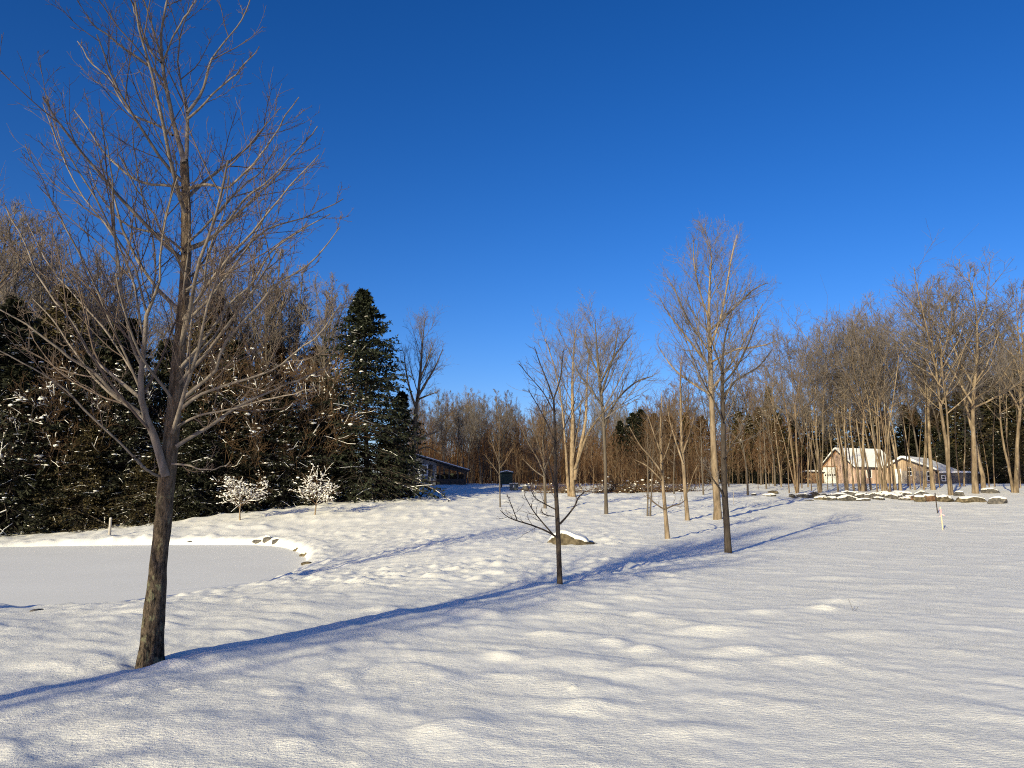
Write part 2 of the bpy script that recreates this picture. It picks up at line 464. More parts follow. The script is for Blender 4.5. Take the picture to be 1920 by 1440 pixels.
# blob
def _blob():
    bm = bmesh.new(); bmesh.ops.create_icosphere(bm, subdivisions=1, radius=1)
    V = np.array([v.co[:] for v in bm.verts]); T = np.array([[v.index for v in f.verts] for f in bm.faces])
    bm.free(); return V, T
BV, BT = _blob()
def blobs(acc, rng, C, sx, sy, sz, ang):
    N = len(C)
    if N == 0: return
    V = BV[None]*(1+rng.normal(0, 0.16, (N, len(BV), 1)))
    x = V[..., 0]*sx[:, None]; y = V[..., 1]*sy[:, None]; z = V[..., 2]*sz[:, None]
    ca, sa = np.cos(ang)[:, None], np.sin(ang)[:, None]
    W = np.stack([x*ca-y*sa, x*sa+y*ca, z], -1)+C[:, None]
    T = (BT[None]+(np.arange(N)*len(BV))[:, None, None]).reshape(-1, 3)
    acc.add(W, tris=T)

def path_points(rng, P, n, t0, t1):
    N, K = P.shape[:2]
    i = rng.randint(0, N, n); t = t0+(t1-t0)*rng.random(n)
    f = t*(K-1); k = np.clip(np.floor(f).astype(int), 0, K-2); w = (f-k)[:, None]
    A = P[i, k]; B = P[i, k+1]
    return A*(1-w)+B*w, norm(B-A)

# ------------------------------------------------------------------ things
def tag(o, label=None, cat=None, group=None, kind=None):
    if label: o['label'] = label
    if cat: o['category'] = cat
    if group: o['group'] = group
    if kind: o['kind'] = kind
    return o

def empty(name, loc, rotz=0.0, label=None, cat=None, group=None):
    o = bpy.data.objects.new(name, None); COL.objects.link(o)
    o.location = loc; o.rotation_euler = (0, 0, rotz)
    o.empty_display_size = 0.2
    return tag(o, label, cat, group)

def put(name, me, parent=None, loc=(0, 0, 0)):
    o = bpy.data.objects.new(name, me); COL.objects.link(o)
    o.location = loc
    if parent: o.parent = parent
    return o

def plant(name, parts, loc, label, cat='tree', group=None, rotz=0.0, scale=1.0, lean=(0, 0)):
    r = empty(name, tuple(loc), rotz, label, cat, group)
    r.scale = (scale,)*3 if not isinstance(scale, tuple) else scale
    if lean != (0, 0): r.rotation_euler = (lean[0], lean[1], rotz)
    for pn, me in parts:
        o = put(pn, me, r)
        if pn == 'snow': o['kind'] = 'stuff'
    return r

# ------------------------------------------------------------------ tree kinds
def spread_crown(rng, P, R, spec):
    """spec: list of sprout kwargs, each level grows on the one before; returns the batches"""
    out = []
    for kw in spec:
        P, R = sprout(rng, P, R, **kw)
        out.append((P, R))
    return out

def height_of(parts):
    h = 0.1
    for _, me in parts:
        v = np.empty(len(me.vertices)*3, np.float32); me.vertices.foreach_get('co', v)
        z = np.sort(v[2::3]); h = max(h, float(z[int(len(z)*0.9985)]) if len(z) else 0)
    return h
HT = {}
def nat(parts):
    k = id(parts[0][1])
    if k not in HT: HT[k] = height_of(parts)
    return HT[k]

def bare_tree(seed, H, r0, stems=1, cb=0.35, width=0.30, up=0.5, lv=(18, 7, 5, 3), trunk_mat='bark_grey', twig_mat='twig_grey', rmin=0.006,
              wob=0.03, lean=0.0, snow=0.0, stem_spread=0.16, ang=0.75):
    rng = np.random.RandomState(seed)
    ta, ca, sa = Acc(), Acc(), Acc()
    allP, allR = [], []
    for s in range(stems):
        a = s*2*math.pi/stems+rng.rand()
        sp = stem_spread*(0.5+rng.rand()) if stems > 1 else lean
        P, R = tube_walk_trunk(rng, H*(1-0.22*s/max(1, stems)*rng.rand()), r0*(1 if s == 0 else 0.6+0.3*rng.rand()), (math.cos(a)*sp, math.sin(a)*sp), wob)
        if stems > 1: P[:, :, 0] += math.cos(a)*r0*0.8; P[:, :, 1] += math.sin(a)*r0*0.8
        tube(ta, P, R, 8)
        allP.append(P); allR.append(R)
    P = np.concatenate(allP); R = np.concatenate(allR)
    sh = lambda t: (1.25-1.0*((t-cb)/(1-cb)))*(0.55+0.45*np.clip((t-cb)/0.12, 0, 1))
    m = max(5, int(lv[0]/stems**0.5))
    lev = spread_crown(rng, P, R, [
        dict(m=m, t0=cb, t1=0.98, ang=ang, ratio=width, K=7, up=up, wob=0.09, rk=0.015, shape=sh, rmin=rmin*1.5, angj=0.25, lj=0.35),
        dict(m=lv[1], t0=0.15, t1=0.98, ang=0.62, ratio=0.42, K=5, up=up*0.6, wob=0.13, rk=0.013, rmin=rmin*1.15, shape=lambda t: 1.2-0.7*t),
        dict(m=lv[2], t0=0.15, t1=1.0, ang=0.6, ratio=0.45, K=4, up=0.2, wob=0.12, rk=0.01, rmin=rmin*0.8),
    ] + ([dict(m=lv[3], t0=0.2, t1=1.0, ang=0.6, ratio=0.55, K=2, up=0.1, wob=0.1, rk=0.01, rmin=rmin*0.65)] if lv[3] else []))
    la = Acc()
    for i, (p, r) in enumerate(lev):
        tube(la if i == 0 else ca, p, r, (5, 3, 3, 3)[i])
    parts = [('trunk', ta.mesh('trunk', trunk_mat)), ('limbs', la.mesh('limbs', trunk_mat)), ('crown', ca.mesh('crown', twig_mat))]
    if snow > 0:
        for i, (p, r) in enumerate(lev[:3]):
            k = rng.rand(len(p)) < snow*(0.35, 0.9, 0.8)[i]
            pp = p[k]; rr = r[k]
            tube(sa, pp+np.array([0, 0, 1])*(rr[..., None]*0.9), rr*0.8+0.006, 4)
            C, T = path_points(rng, p, int(len(p)*snow*0.5), 0.2, 1.0)
            n = len(C); s = 0.025+0.06*rng.rand(n)**2
            blobs(sa, rng, C+np.array([0, 0, 0.02]), s*1.8, s, s*0.6, np.arctan2(T[:, 1], T[:, 0]))
        parts.append(('snow', sa.mesh('snow', 'snow')))
    return parts

def conifer(seed, H, Rb, needle='needles_dark', nb=170, side=11, nq=7, snow=160, snow_side=None, base=0.05, droop=0.3, q=(0.22, 0.05), power=0.85, trunk='bark_dark', lump=1.0, lvar=0.3):
    rng = np.random.RandomState(seed)
    ta, fa, sa = Acc(), Acc(), Acc()
    P, R = tube_walk_trunk(rng, H, H*0.013, wob=0.01, tip=0.06)
    tube(ta, P, R, 7)
    t = base+(1-base)*(np.arange(nb)+rng.rand(nb))/nb
    t = np.clip(t, 0, 0.995)
    f = t*13; k = np.clip(f.astype(int), 0, 12); w = (f-k)[:, None]
    S = P[0, k]*(1-w)+P[0, k+1]*w
    az = 2.39996*np.arange(nb)+rng.normal(0, 0.3, nb)
    lob = 1+0.22*np.sin(az*2+rng.rand()*6)*np.sin(t*7+rng.rand()*6)
    L = (Rb*(1-t)**power*np.minimum(1, 0.62+t*2.2)*(1+(lob-1)*lvar/0.3)+0.12)*np.clip(rng.normal(1, lvar, nb), 0.4, 1.7)
    el = -0.20+0.85*t**1.5+rng.normal(0, 0.1, nb)
    D = np.stack([np.cos(az)*np.cos(el), np.sin(az)*np.cos(el), np.sin(el)], 1)
    B = walk(rng, S, D, L, 6, -droop, 0.05)
    s = np.linspace(0, 1, 6)[None]
    RB = np.maximum(L[:, None]*0.011*(1-0.8*s), 0.006)
    tube(ta, B, RB, 4)
    W, RW = sprout(rng, B, RB, side, 0.15, 1.0, 0.95, 0.34, 3, up=-0.25, wob=0.08, rk=0.01, flat=True, rmin=0.003, shape=lambda t: 1.25-0.75*t)
    tube(ta, W, RW, 3)
    def sprays(Q, n):
        N = len(Q)
        tt = rng.rand(N, n)*(Q.shape[1]-1); kk = np.clip(tt.astype(int), 0, Q.shape[1]-2); ww = (tt-kk)[..., None]
        nn = np.arange(N)[:, None]
        C = Q[nn, kk]*(1-ww)+Q[nn, kk+1]*ww; T = norm(Q[nn, kk+1]-Q[nn, kk])
        C = C.reshape(-1, 3); T = T.reshape(-1, 3); M = len(C)
        d = norm(T+rng.normal(0, 0.55, (M, 3))+np.array([0, 0, -0.12]))
        sd = norm(np.cross(d, rng.normal(0, 1, (M, 3))+np.array([0, 0, 1.2])))
        ln = q[0]*(0.6+0.8*rng.rand(M, 1)); wd = q[1]*(0.6+0.8*rng.rand(M, 1))
        V = np.stack([C, C+d*ln*0.45+sd*wd, C+d*ln, C+d*ln*0.45-sd*wd], 1)
        fa.add(V, np.arange(M*4).reshape(M, 4))
    sprays(W, nq); sprays(B, nq*2)
    parts = [('trunk', ta.mesh('trunk', trunk)), ('crown', fa.mesh('crown', needle, False))]
    if snow:
        C, T = path_points(rng, B, snow*2, 0.35, 1.0)
        C2, T2 = path_points(rng, W, snow*3, 0.2, 1.0)
        C = np.concatenate([C, C2]); T = np.concatenate([T, T2])
        patch = perlin(C[:, 0]*0.6+seed*3.1+C[:, 1]*0.4, C[:, 2]*0.55+5)
        keep = patch+rng.normal(0, 0.12, len(C)) > 0.03
        if snow_side is not None:
            keep &= (C[:, 0]*snow_side[0]+C[:, 1]*snow_side[1]) > snow_side[2]
        C = C[keep]; T = T[keep]; n = len(C)
        s = (0.022+0.075*rng.rand(n)**3)*lump
        blobs(sa, rng, C+np.array([0, 0, 0.03]), s*2.0, s*1.1, s*0.5, np.arctan2(T[:, 1], T[:, 0]))
        # snow lying along whole sprays
        kk = rng.rand(len(W)) < 0.05*min(1.5, snow/160)
        tube(sa, W[kk]+np.array([0, 0, 0.03]), RW[kk]*1.2+0.010*lump, 4)
        parts.append(('snow', sa.mesh('snow', 'snow')))
    return parts

# ------------------------------------------------------------------ ground
hero_base = ground(280, 1246)
sap_base = ground(1050, 1098)
pole_base = ground(1365, 1038)
boulder = ground(1074, 1026)
rngm = np.random.RandomState(5)
MOUNDS += [(hero_base[0]+0.22, hero_base[1]-0.18, 0.22, 0.14, 0.3, 0.06), (hero_base[0], hero_base[1], 0.21, 0.21, 0, -0.05), (hero_base[0]-0.25, hero_base[1]-0.12, 0.12, 0.1, 0, 0.03)]
for (px, py, sx, sy, a, hh) in [(1345, 1185, 0.62, 0.22, 0.1, 0.14), (1390, 1225, 0.5, 0.2, 0.2, 0.11), (1210, 1222, 0.25, 0.2, 0.4, 0.10), (1150, 1208, 0.22, 0.16, 0.1, 0.09), (945, 1236, 0.25, 0.2, 0.3, 0.10),
                                (1330, 1250, 0.45, 0.2, 0.2, 0.08), (1530, 1240, 0.7, 0.2, 0.1, 0.07), (1210, 1265, 0.4, 0.2, 0.3, 0.08), (830, 1370, 0.30, 0.17, 0.5, 0.06), (1100, 1330, 0.28, 0.18, 0.6, 0.06),
                                (1290, 1375, 0.35, 0.16, 0.2, 0.055), (560, 1400, 0.16, 0.12, 0.2, 0.05), (1545, 1143, 0.25, 0.12, 0, 0.10), (1590, 1128, 0.7, 0.2, 0.1, 0.09), (1440, 1148, 0.6, 0.2, 0.2, 0.08), (690, 1320, 0.3, 0.2, 0.2, 0.05),
                                (1075, 1296, 0.04, 0.03, 0, 0.04), (1275, 1246, 0.05, 0.03, 0, 0.04), (1205, 1120, 0.7, 0.25, 0.1, 0.09), (1620, 1190, 0.8, 0.25, 0.1, 0.06), (1700, 1100, 0.9, 0.3, 0.1, 0.07), (1560, 1085, 0.8, 0.3, 0, 0.08),
                                (1135, 1016, 0.5, 0.25, 0.1, 0.22), (1160, 1018, 0.4, 0.2, 0.1, 0.12), (340, 1295, 0.07, 0.05, 0, 0.05), (370, 1293, 0.05, 0.04, 0, 0.03), (900, 1180, 0.5, 0.25, 0.2, 0.06), (1000, 1270, 0.3, 0.2, 0.3, 0.05)]:
    p = ground(px, py); MOUNDS.append((p[0], p[1], sx*0.85, sy, a, hh*0.55))

def build_ground():
    af = np.arange(-50, 50.001, 0.17)
    ab = np.arange(52.5, 308, 2.5)
    ang = np.radians(np.concatenate([af, ab]))
    r1 = 1.2*np.exp(0.006*np.arange(int(math.log(60/1.2)/0.006)))
    r2 = r1[-1]*np.exp(0.022*np.arange(1, int(math.log(900/60)/0.022)+1))
    r = np.concatenate([r1, r2])
    X = r[:, None]*np.sin(ang)[None]; Y = r[:, None]*np.cos(ang)[None]
    PD = np.full(X.shape, 99.0)
    k = X < 6; k &= (Y > 5) & (Y < 60) & (X > -48)
    PD[k] = pond_dist(X[k], Y[k])
    Z = h0(X, Y, PD) + relief(X, Y, PD)
    V = np.stack([X, Y, Z], -1)
    nr, na = X.shape
    idx = np.arange(nr*na).reshape(nr, na)
    A = idx[:-1]; B = idx[1:]
    Q = np.stack([A, B, np.roll(B, -1, 1), np.roll(A, -1, 1)], -1).reshape(-1, 4)
    acc = Acc(); acc.add(V, Q)
    c = acc.n
    T = np.stack([np.roll(idx[0], -1), np.full(na, c), idx[0]], 1)
    acc.v.append(np.array([[0, 0, float(h0(np.array([0.]), np.array([0.]))[0])]], np.float32)); acc.n += 1
    acc.t.append(T.astype(np.int32))
    o = put('ground', acc.mesh('ground', 'snow_field'))
    tag(o, 'snow covered field rolling away to the woods', 'ground', None, 'structure')
    # pond
    bm = bmesh.new()
    n = len(POND); ctr = POND.mean(0)
    vs = []
    cen = bm.verts.new((ctr[0], ctr[1], POND_Z))
    rings = []
    for f in (0.5, 1.0, 1.06):
        rings.append([bm.verts.new((ctr[0]+(p[0]-ctr[0])*f, ctr[1]+(p[1]-ctr[1])*f, POND_Z)) for p in POND])
    for i in range(n):
        j = (i+1) % n
        bm.faces.new((cen, rings[0][i], rings[0][j]))
        for a, b2 in ((0, 1), (1, 2)):
            bm.faces.new((rings[a][i], rings[b2][i], rings[b2][j], rings[a][j]))
    bmesh.ops.recalc_face_normals(bm, faces=bm.faces)
    if sum(f.normal.z for f in bm.faces) < 0: bmesh.ops.reverse_faces(bm, faces=bm.faces)
    me = bpy.data.meshes.new('frozen_pond'); bm.to_mesh(me); bm.free(); me.materials.append(MATS['snow_pond'])
    tag(put('frozen_pond', me), 'smooth frozen pond dusted with grey snow', 'pond', None, 'structure')
build_ground()

# ------------------------------------------------------------------ the big tree at the pond
def hero():
    rng = np.random.RandomState(21)
    base = hero_base; D = base[1]
    root = empty('maple_tree', tuple(base), 0, 'large bare young maple with rough lichened trunk standing between the pond and the camera', 'tree')
    px2m = D/F
    def tr(pts, off, K):
        """traced pixels -> metres, relative to the base; off = depth at the tip"""
        n = len(pts); out = []
        for i, p in enumerate(pts):
            dep = D + off*(i/(n-1))**1.1
            q = at_depth(p[0], p[1], dep)-base
            out.append([q[0], q[1], q[2], p[2]*(0.47 if K > 100 else 0.43)*dep/F])
        a = resample(out, K)
        return a[None, :, :3], a[None, :, 3]
    # trunk with ridged bark
    TP, TR = tr([(281, 1266, 62), (282, 1240, 48), (284, 1215, 42), (288, 1160, 37), (295, 1080, 33), (304, 990, 31), (312, 900, 31), (320, 830, 29), (327, 760, 27), (333, 690, 26), (341, 600, 22), (348, 500, 20), (349, 420, 19), (348, 350, 17), (346, 300, 15)], 0.15, 150)
    S = 40
    P, R = TP[0], TR[0]
    T = norm(np.gradient(P, axis=0)); U = norm(np.cross(T, np.array([0, 1.0, 0]))); V = np.cross(T, U)
    a = np.linspace(0, 2*np.pi, S, endpoint=False)
    hh = np.arange(150)[:, None]*0.035
    A2 = a[None]+0*hh
    low = np.clip(1-np.arange(150)/120, 0.15, 1)[:, None]
    cx = np.cos(A2)*2.2; cy = np.sin(A2)*2.2
    rg = perlin(A2*3.2+hh*0.6, hh*2.4+3)+0.6*perlin(A2*6.5, hh*5.5+9)
    rg = np.where(A2 > 5.9, rg*(2*np.pi-A2)/0.38, rg); rg = np.where(A2 < 0.38, rg*A2/0.38, rg)
    lump = perlin(cx+hh*1.1, cy+hh*1.3)
    RR = R[:, None]*(1+low*(0.26*rg+0.09*lump))
    W = P[:, None]+RR[..., None]*(U[:, None]*np.cos(a)[None, :, None]+V[:, None]*np.sin(a)[None, :, None])
    idx = np.arange(150*S).reshape(150, S)
    q = np.stack([idx[:-1], np.roll(idx[:-1], -1, 1), np.roll(idx[1:], -1, 1), idx[1:]], -1).reshape(-1, 4)
    put('trunk', Acc().add(W, q).mesh('trunk', 'bark_hero'), root)
    limbs = [
        # second leader and the two tops
        ([(311, 893, 20), (300, 855, 18), (288, 815, 17), (272, 778, 15), (263, 735, 14), (266, 690, 12), (272, 640, 11), (276, 585, 9), (285, 565, 7), (297, 535, 6), (301, 490, 5), (305, 440, 4), (318, 380, 3), (334, 330, 2)], -0.7),
        ([(346, 305, 13), (335, 265, 11), (324, 225, 10), (315, 180, 9), (307, 140, 8), (302, 105, 8), (301, 72, 6), (308, 25, 5), (318, -30, 4), (330, -90, 2)], 0.1),
        ([(349, 300, 10), (351, 260, 9), (351, 218, 8), (347, 185, 5), (338, 150, 4), (333, 110, 4), (340, 60, 3), (352, 10, 2), (360, -40, 2)], 0.5),
        ([(351, 212, 8), (368, 190, 7), (382, 165, 6), (393, 120, 5), (408, 95, 4), (436, 62, 3), (462, 20, 3), (478, -30, 2)], 0.5),
        ([(353, 222, 6), (378, 200, 5), (405, 170, 4), (432, 148, 4), (460, 120, 3), (486, 88, 2)], -0.5),
        ([(306, 150, 6), (280, 125, 6), (252, 103, 5), (232, 91, 5), (198, 63, 4), (174, 46, 3), (158, 20, 2), (140, -15, 2)], -0.4),
        ([(302, 117, 5), (284, 98, 5), (268, 60, 4), (252, 20, 3), (240, -30, 2)], 0.5),
        ([(303, 110, 5), (290, 66, 4), (276, 20, 3), (264, -30, 2)], -0.5),
        ([(306, 115, 5), (326, 66, 4), (345, 34, 4), (366, 2, 3), (385, -40, 2)], -0.4),
        ([(324, 254, 6), (300, 237, 5), (262, 222, 5), (240, 208, 4), (222, 180, 4), (204, 146, 3), (172, 118, 3), (146, 78, 2)], 0.6),
        ([(342, 352, 7), (310, 347, 6), (278, 345, 6), (248, 333, 5), (214, 305, 5), (184, 272, 4), (162, 238, 3), (138, 205, 2)], 0.8),
        ([(356, 353, 8), (380, 346, 7), (402, 348, 6), (424, 354, 5), (452, 330, 5), (480, 302, 4), (508, 266, 4), (536, 215, 3), (562, 182, 2)], -0.7),
        ([(352, 470, 7), (376, 460, 6), (405, 440, 6), (430, 412, 5), (462, 370, 5), (500, 342, 4), (540, 300, 3), (575, 262, 3), (596, 236, 2)], 0.7),
        ([(352, 455, 6), (385, 425, 5), (420, 385, 5), (455, 350, 4), (490, 320, 3), (520, 270, 2)], 1.1),
        ([(346, 475, 7), (325, 455, 6), (295, 438, 6), (262, 430, 5), (235, 420, 4), (205, 390, 3), (180, 350, 2), (165, 310, 2)], 1.0),
        ([(349, 545, 7), (385, 520, 6), (425, 495, 6), (470, 455, 5), (510, 425, 4), (560, 412, 3), (600, 395, 3), (645, 375, 2)], 1.0),
        ([(344, 600, 8), (372, 560, 7), (400, 520, 6), (440, 470, 5), (470, 440, 5), (505, 395, 4), (560, 330, 3), (600, 290, 2)], -0.7),
        ([(338, 690, 8), (365, 660, 7), (392, 625, 6), (430, 570, 5), (470, 535, 5), (510, 470, 4), (560, 435, 3), (620, 400, 2)], 0.4),
        ([(343, 748, 9), (375, 720, 8), (405, 695, 7), (416, 655, 7), (440, 620, 6), (478, 580, 5), (520, 533, 5), (560, 510, 4), (600, 475, 3), (636, 430, 2)], -0.8),
        ([(341, 765, 8), (375, 740, 7), (425, 722, 6), (475, 707, 5), (520, 688, 4), (560, 655, 4), (600, 625, 3), (640, 570, 2)], -1.0),
        ([(329, 838, 9), (362, 817, 8), (400, 795, 7), (435, 768, 6), (480, 746, 5), (520, 728, 4), (565, 710, 3), (612, 690, 2)], 0.9),
        ([(332, 800, 6), (370, 780, 5), (420, 770, 4), (470, 757, 4), (530, 742, 3), (590, 728, 2)], -1.1),
        ([(322, 870, 5), (350, 872, 4), (380, 880, 3), (410, 878, 2), (430, 868, 2)], -0.5),
        ([(262, 775, 10), (240, 757, 8), (217, 740, 8), (175, 697, 7), (125, 667, 6), (100, 647, 5), (60, 615, 4), (0, 582, 3), (-40, 550, 2)], -0.6),
        ([(262, 745, 9), (240, 727, 8), (215, 707, 7), (170, 667, 6), (150, 630, 6), (132, 597, 5), (100, 562, 4), (67, 507, 4), (40, 440, 3), (8, 385, 2)], 0.5),
        ([(275, 790, 7), (248, 768, 6), (212, 742, 6), (180, 712, 5), (140, 660, 4), (100, 600, 3), (60, 560, 2)], 1.1),
        ([(252, 858, 5), (225, 830, 5), (200, 807, 5), (162, 772, 5), (120, 730, 4), (75, 700, 3), (20, 668, 3), (-30, 640, 2)], -0.9),
        ([(299, 893, 7), (280, 885, 6), (264, 872, 6), (252, 858, 5)], -0.5),
        ([(268, 690, 7), (248, 650, 6), (238, 600, 6), (228, 540, 5), (216, 440, 5), (212, 370, 4), (208, 310, 3), (192, 240, 2)], -0.9),
        ([(272, 640, 6), (262, 600, 6), (255, 550, 5), (240, 500, 4), (205, 430, 4), (160, 375, 3), (120, 300, 3), (80, 195, 2)], 0.7),
        ([(276, 590, 6), (264, 545, 5), (252, 500, 5), (215, 440, 4), (175, 365, 4), (140, 310, 3), (105, 240, 2), (88, 180, 2)], -0.3),
        ([(263, 730, 6), (235, 665, 5), (205, 600, 5), (172, 520, 4), (135, 450, 4), (105, 390, 3), (70, 320, 2), (48, 270, 2)], -0.7),
        ([(285, 560, 5), (292, 500, 4), (285, 440, 4), (268, 370, 3), (255, 310, 3), (248, 235, 2)], 0.5),
        ([(300, 495, 5), (305, 430, 4), (322, 360, 4), (330, 300, 3), (312, 235, 2), (305, 180, 2)], -1.0),
        ([(262, 720, 5), (225, 660, 4), (190, 610, 4), (140, 555, 3), (95, 500, 3), (50, 420, 2)], 1.2),
        ([(347, 520, 5), (330, 480, 5), (305, 440, 4), (282, 390, 3), (250, 345, 3), (225, 290, 2)], -1.0),
        ([(340, 640, 6), (350, 590, 5), (380, 545, 4), (390, 480, 4), (420, 400, 3), (430, 330, 2)], -1.2),
    ]
    nl = len(limbs)
    for li, (pts, off) in enumerate(limbs):
        LP, LR = tr(pts, off, 16)
        LP = LP + rng.normal(0, 0.006, LP.shape)*np.linspace(0, 1, 16)[None, :, None]
        Lm = float(np.linalg.norm(np.diff(LP[0], axis=0), axis=1).sum())
        acc = Acc(); tube(acc, LP, LR, 8)
        lo = put('limb', acc.mesh('limb', 'bark_limb'), root)
        ta = Acc()
        m = int(np.clip(Lm*3.2, 4, 12))
        a = sprout(rng, LP, LR, m, 0.12, 0.97, 0.62, 0.30, 8, up=0.55, wob=0.07, rk=0.008, rmin=0.0035, shape=lambda t: 1.32-1.02*t, lj=0.35)
        b = sprout(rng, a[0], a[1], 5, 0.15, 0.97, 0.6, 0.36, 5, up=0.35, wob=0.09, rk=0.008, rmin=0.0026)
        c = sprout(rng, b[0], b[1], 2, 0.15, 0.95, 0.75, 0.32, 3, up=0.2, wob=0.1, rk=0.01, rmin=0.0024)
        d = sprout(rng, a[0], a[1], 8, 0.08, 1.0, 0.85, 0.06, 2, up=0.1, wob=0.05, rk=0.03, rmin=0.003)
        e = sprout(rng, LP, LR, 9, 0.1, 1.0, 0.9, 0.03, 2, up=0.1, wob=0.05, rk=0.03, rmin=0.003)
        tube(ta, a[0], a[1], 5); tube(ta, b[0], b[1], 4); tube(ta, c[0], c[1], 3); tube(ta, d[0], d[1], 3); tube(ta, e[0], e[1], 3)
        put('twig_crown', ta.mesh('twig_crown', 'twig_red'), lo)
    # limbs that come forward and go back, off the trunk
    f = sprout(rng, TP, TR, 16, 0.40, 0.98, 1.0, 0.30, 10, up=0.75, wob=0.06, rk=0.011, rmin=0.005)
    for k in range(len(f[0])):
        acc = Acc(); tube(acc, f[0][k:k+1], f[1][k:k+1], 6)
        lo = put('limb', acc.mesh('limb', 'bark_limb'), root)
        ta = Acc()
        a = sprout(rng, f[0][k:k+1], f[1][k:k+1], 9, 0.2, 0.97, 0.6, 0.35, 7, up=0.5, wob=0.07, rk=0.008, rmin=0.0035)
        b = sprout(rng, a[0], a[1], 5, 0.15, 0.97, 0.6, 0.40, 4, up=0.3, wob=0.09, rk=0.008, rmin=0.0028)
        c = sprout(rng, b[0], b[1], 3, 0.15, 0.95, 0.75, 0.32, 3, up=0.2, wob=0.1, rk=0.01, rmin=0.0024)
        tube(ta, a[0], a[1], 4); tube(ta, b[0], b[1], 3); tube(ta, c[0], c[1], 3)
        put('twig_crown', ta.mesh('twig_crown', 'twig_red'), lo)
hero()

# ------------------------------------------------------------------ other traced trees
def traced(name, label, base, trunk, limbs, seed, bark, twig, spec_trunk, spec_limb, off=0.3, K=20, sides=10, rmin=0.004, cat='tree'):
    rng = np.random.RandomState(seed)
    D = base[1]
    root = empty(name, tuple(base), 0, label, cat)
    def tr(pts, o, K):
        n = len(pts); out = []
        for i, p in enumerate(pts):
            dep = D+o*(i/(n-1))
            q = at_depth(p[0], p[1], dep)-base
            out.append([q[0], q[1], q[2], p[2]*0.5*dep/F])
        a = resample(out, K)
        return a[None, :, :3], a[None, :, 3]
    TP, TR = tr(trunk, off, K)
    acc = Acc(); tube(acc, TP, TR, sides)
    put('trunk', acc.mesh('trunk', bark), root)
    ca = Acc()
    lev = spread_crown(rng, TP, TR, spec_trunk)
    for i, (p, r) in enumerate(lev): tube(ca, p, r, (6, 4, 3, 3)[i])
    put('crown', ca.mesh('crown', twig), root)
    for pts, o in limbs:
        LP, LR = tr(pts, o, 12)
        la = Acc(); tube(la, LP, LR, 6)
        lo = put('limb', la.mesh('limb', bark), root)
        lev = spread_crown(rng, LP, LR, spec_limb)
        wa = Acc()
        for i, (p, r) in enumerate(lev): tube(wa, p, r, (4, 3, 3)[min(i, 2)])
        put('twig_crown', wa.mesh('twig_crown', twig), lo)
    return root

def spec(m1, t0, t1, ang, ratio, up, lv, rmin, rk=0.012, shape=None):
    shape = shape or (lambda t: 1.35-1.0*t)
    s = [dict(m=m1, t0=t0, t1=t1, ang=ang, ratio=ratio, K=7, up=up, wob=0.07, rk=rk, rmin=rmin*1.3, shape=shape)]
    rr = [0.42, 0.45, 0.5]
    for i, m in enumerate(lv):
        s.append(dict(m=m, t0=0.12, t1=1.0, ang=0.6, ratio=rr[i], K=(5, 4, 3)[i], up=up*(0.6, 0.4, 0.2)[i], wob=0.09, rk=0.01, rmin=rmin*(1, 0.8, 0.7)[i]))
    return s

traced('sapling', 'slim dark bare sapling standing alone in front of the snow capped boulder', sap_base,
       [(1050, 1106, 11.76), (1049, 1075, 10.08), (1047, 1020, 9.24), (1045, 970, 8.40), (1042, 910, 7.56), (1041, 850, 5.88), (1040, 795, 5.04), (1038, 745, 3.36)],
       [([(1038, 750, 3.36), (1026, 715, 2.52), (1012, 680, 2.10), (1002, 650, 1.26)], 0.2), ([(1038, 748, 3.36), (1050, 712, 2.52), (1054, 680, 2.10), (1056, 655, 1.26)], -0.2), ([(1037, 770, 2.52), (1018, 735, 2.10), (992, 705, 1.68), (974, 683, 1.26)], -0.3),
        ([(1045, 1008, 4.20), (1025, 996, 3.36), (995, 984, 2.94), (968, 976, 2.52), (950, 968, 1.68), (938, 957, 1.26)], -0.5), ([(1036, 1001, 2.94), (1015, 977, 2.52), (998, 955, 2.10), (983, 928, 1.26)], -0.2), ([(970, 977, 2.10), (962, 955, 1.68), (952, 930, 1.09)], -0.4),
        ([(1050, 982, 4.20), (1063, 968, 3.36), (1078, 948, 2.94), (1085, 932, 2.52), (1098, 921, 1.68)], 0.4), ([(1041, 955, 2.52), (1022, 945, 2.10), (1004, 934, 1.68), (996, 920, 1.26)], 0.3), ([(1039, 968, 2.10), (1025, 966, 1.68), (1013, 958, 1.09)], -0.5),
        ([(1043, 930, 4.20), (1037, 900, 3.36), (1030, 870, 2.52), (1024, 835, 1.68)], -0.4), ([(1040, 850, 3.36), (1052, 815, 2.52), (1068, 780, 1.68), (1080, 745, 1.26)], 0.3), ([(1040, 830, 3.36), (1026, 795, 2.52), (1008, 760, 1.68), (990, 730, 1.26)], 0.3)],
       31, 'bark_dark', 'twig_red', spec(16, 0.42, 0.98, 0.6, 0.17, 0.4, (4, 3), 0.004), spec(7, 0.3, 1.0, 0.7, 0.28, 0.4, (3,), 0.0035), off=0.1)

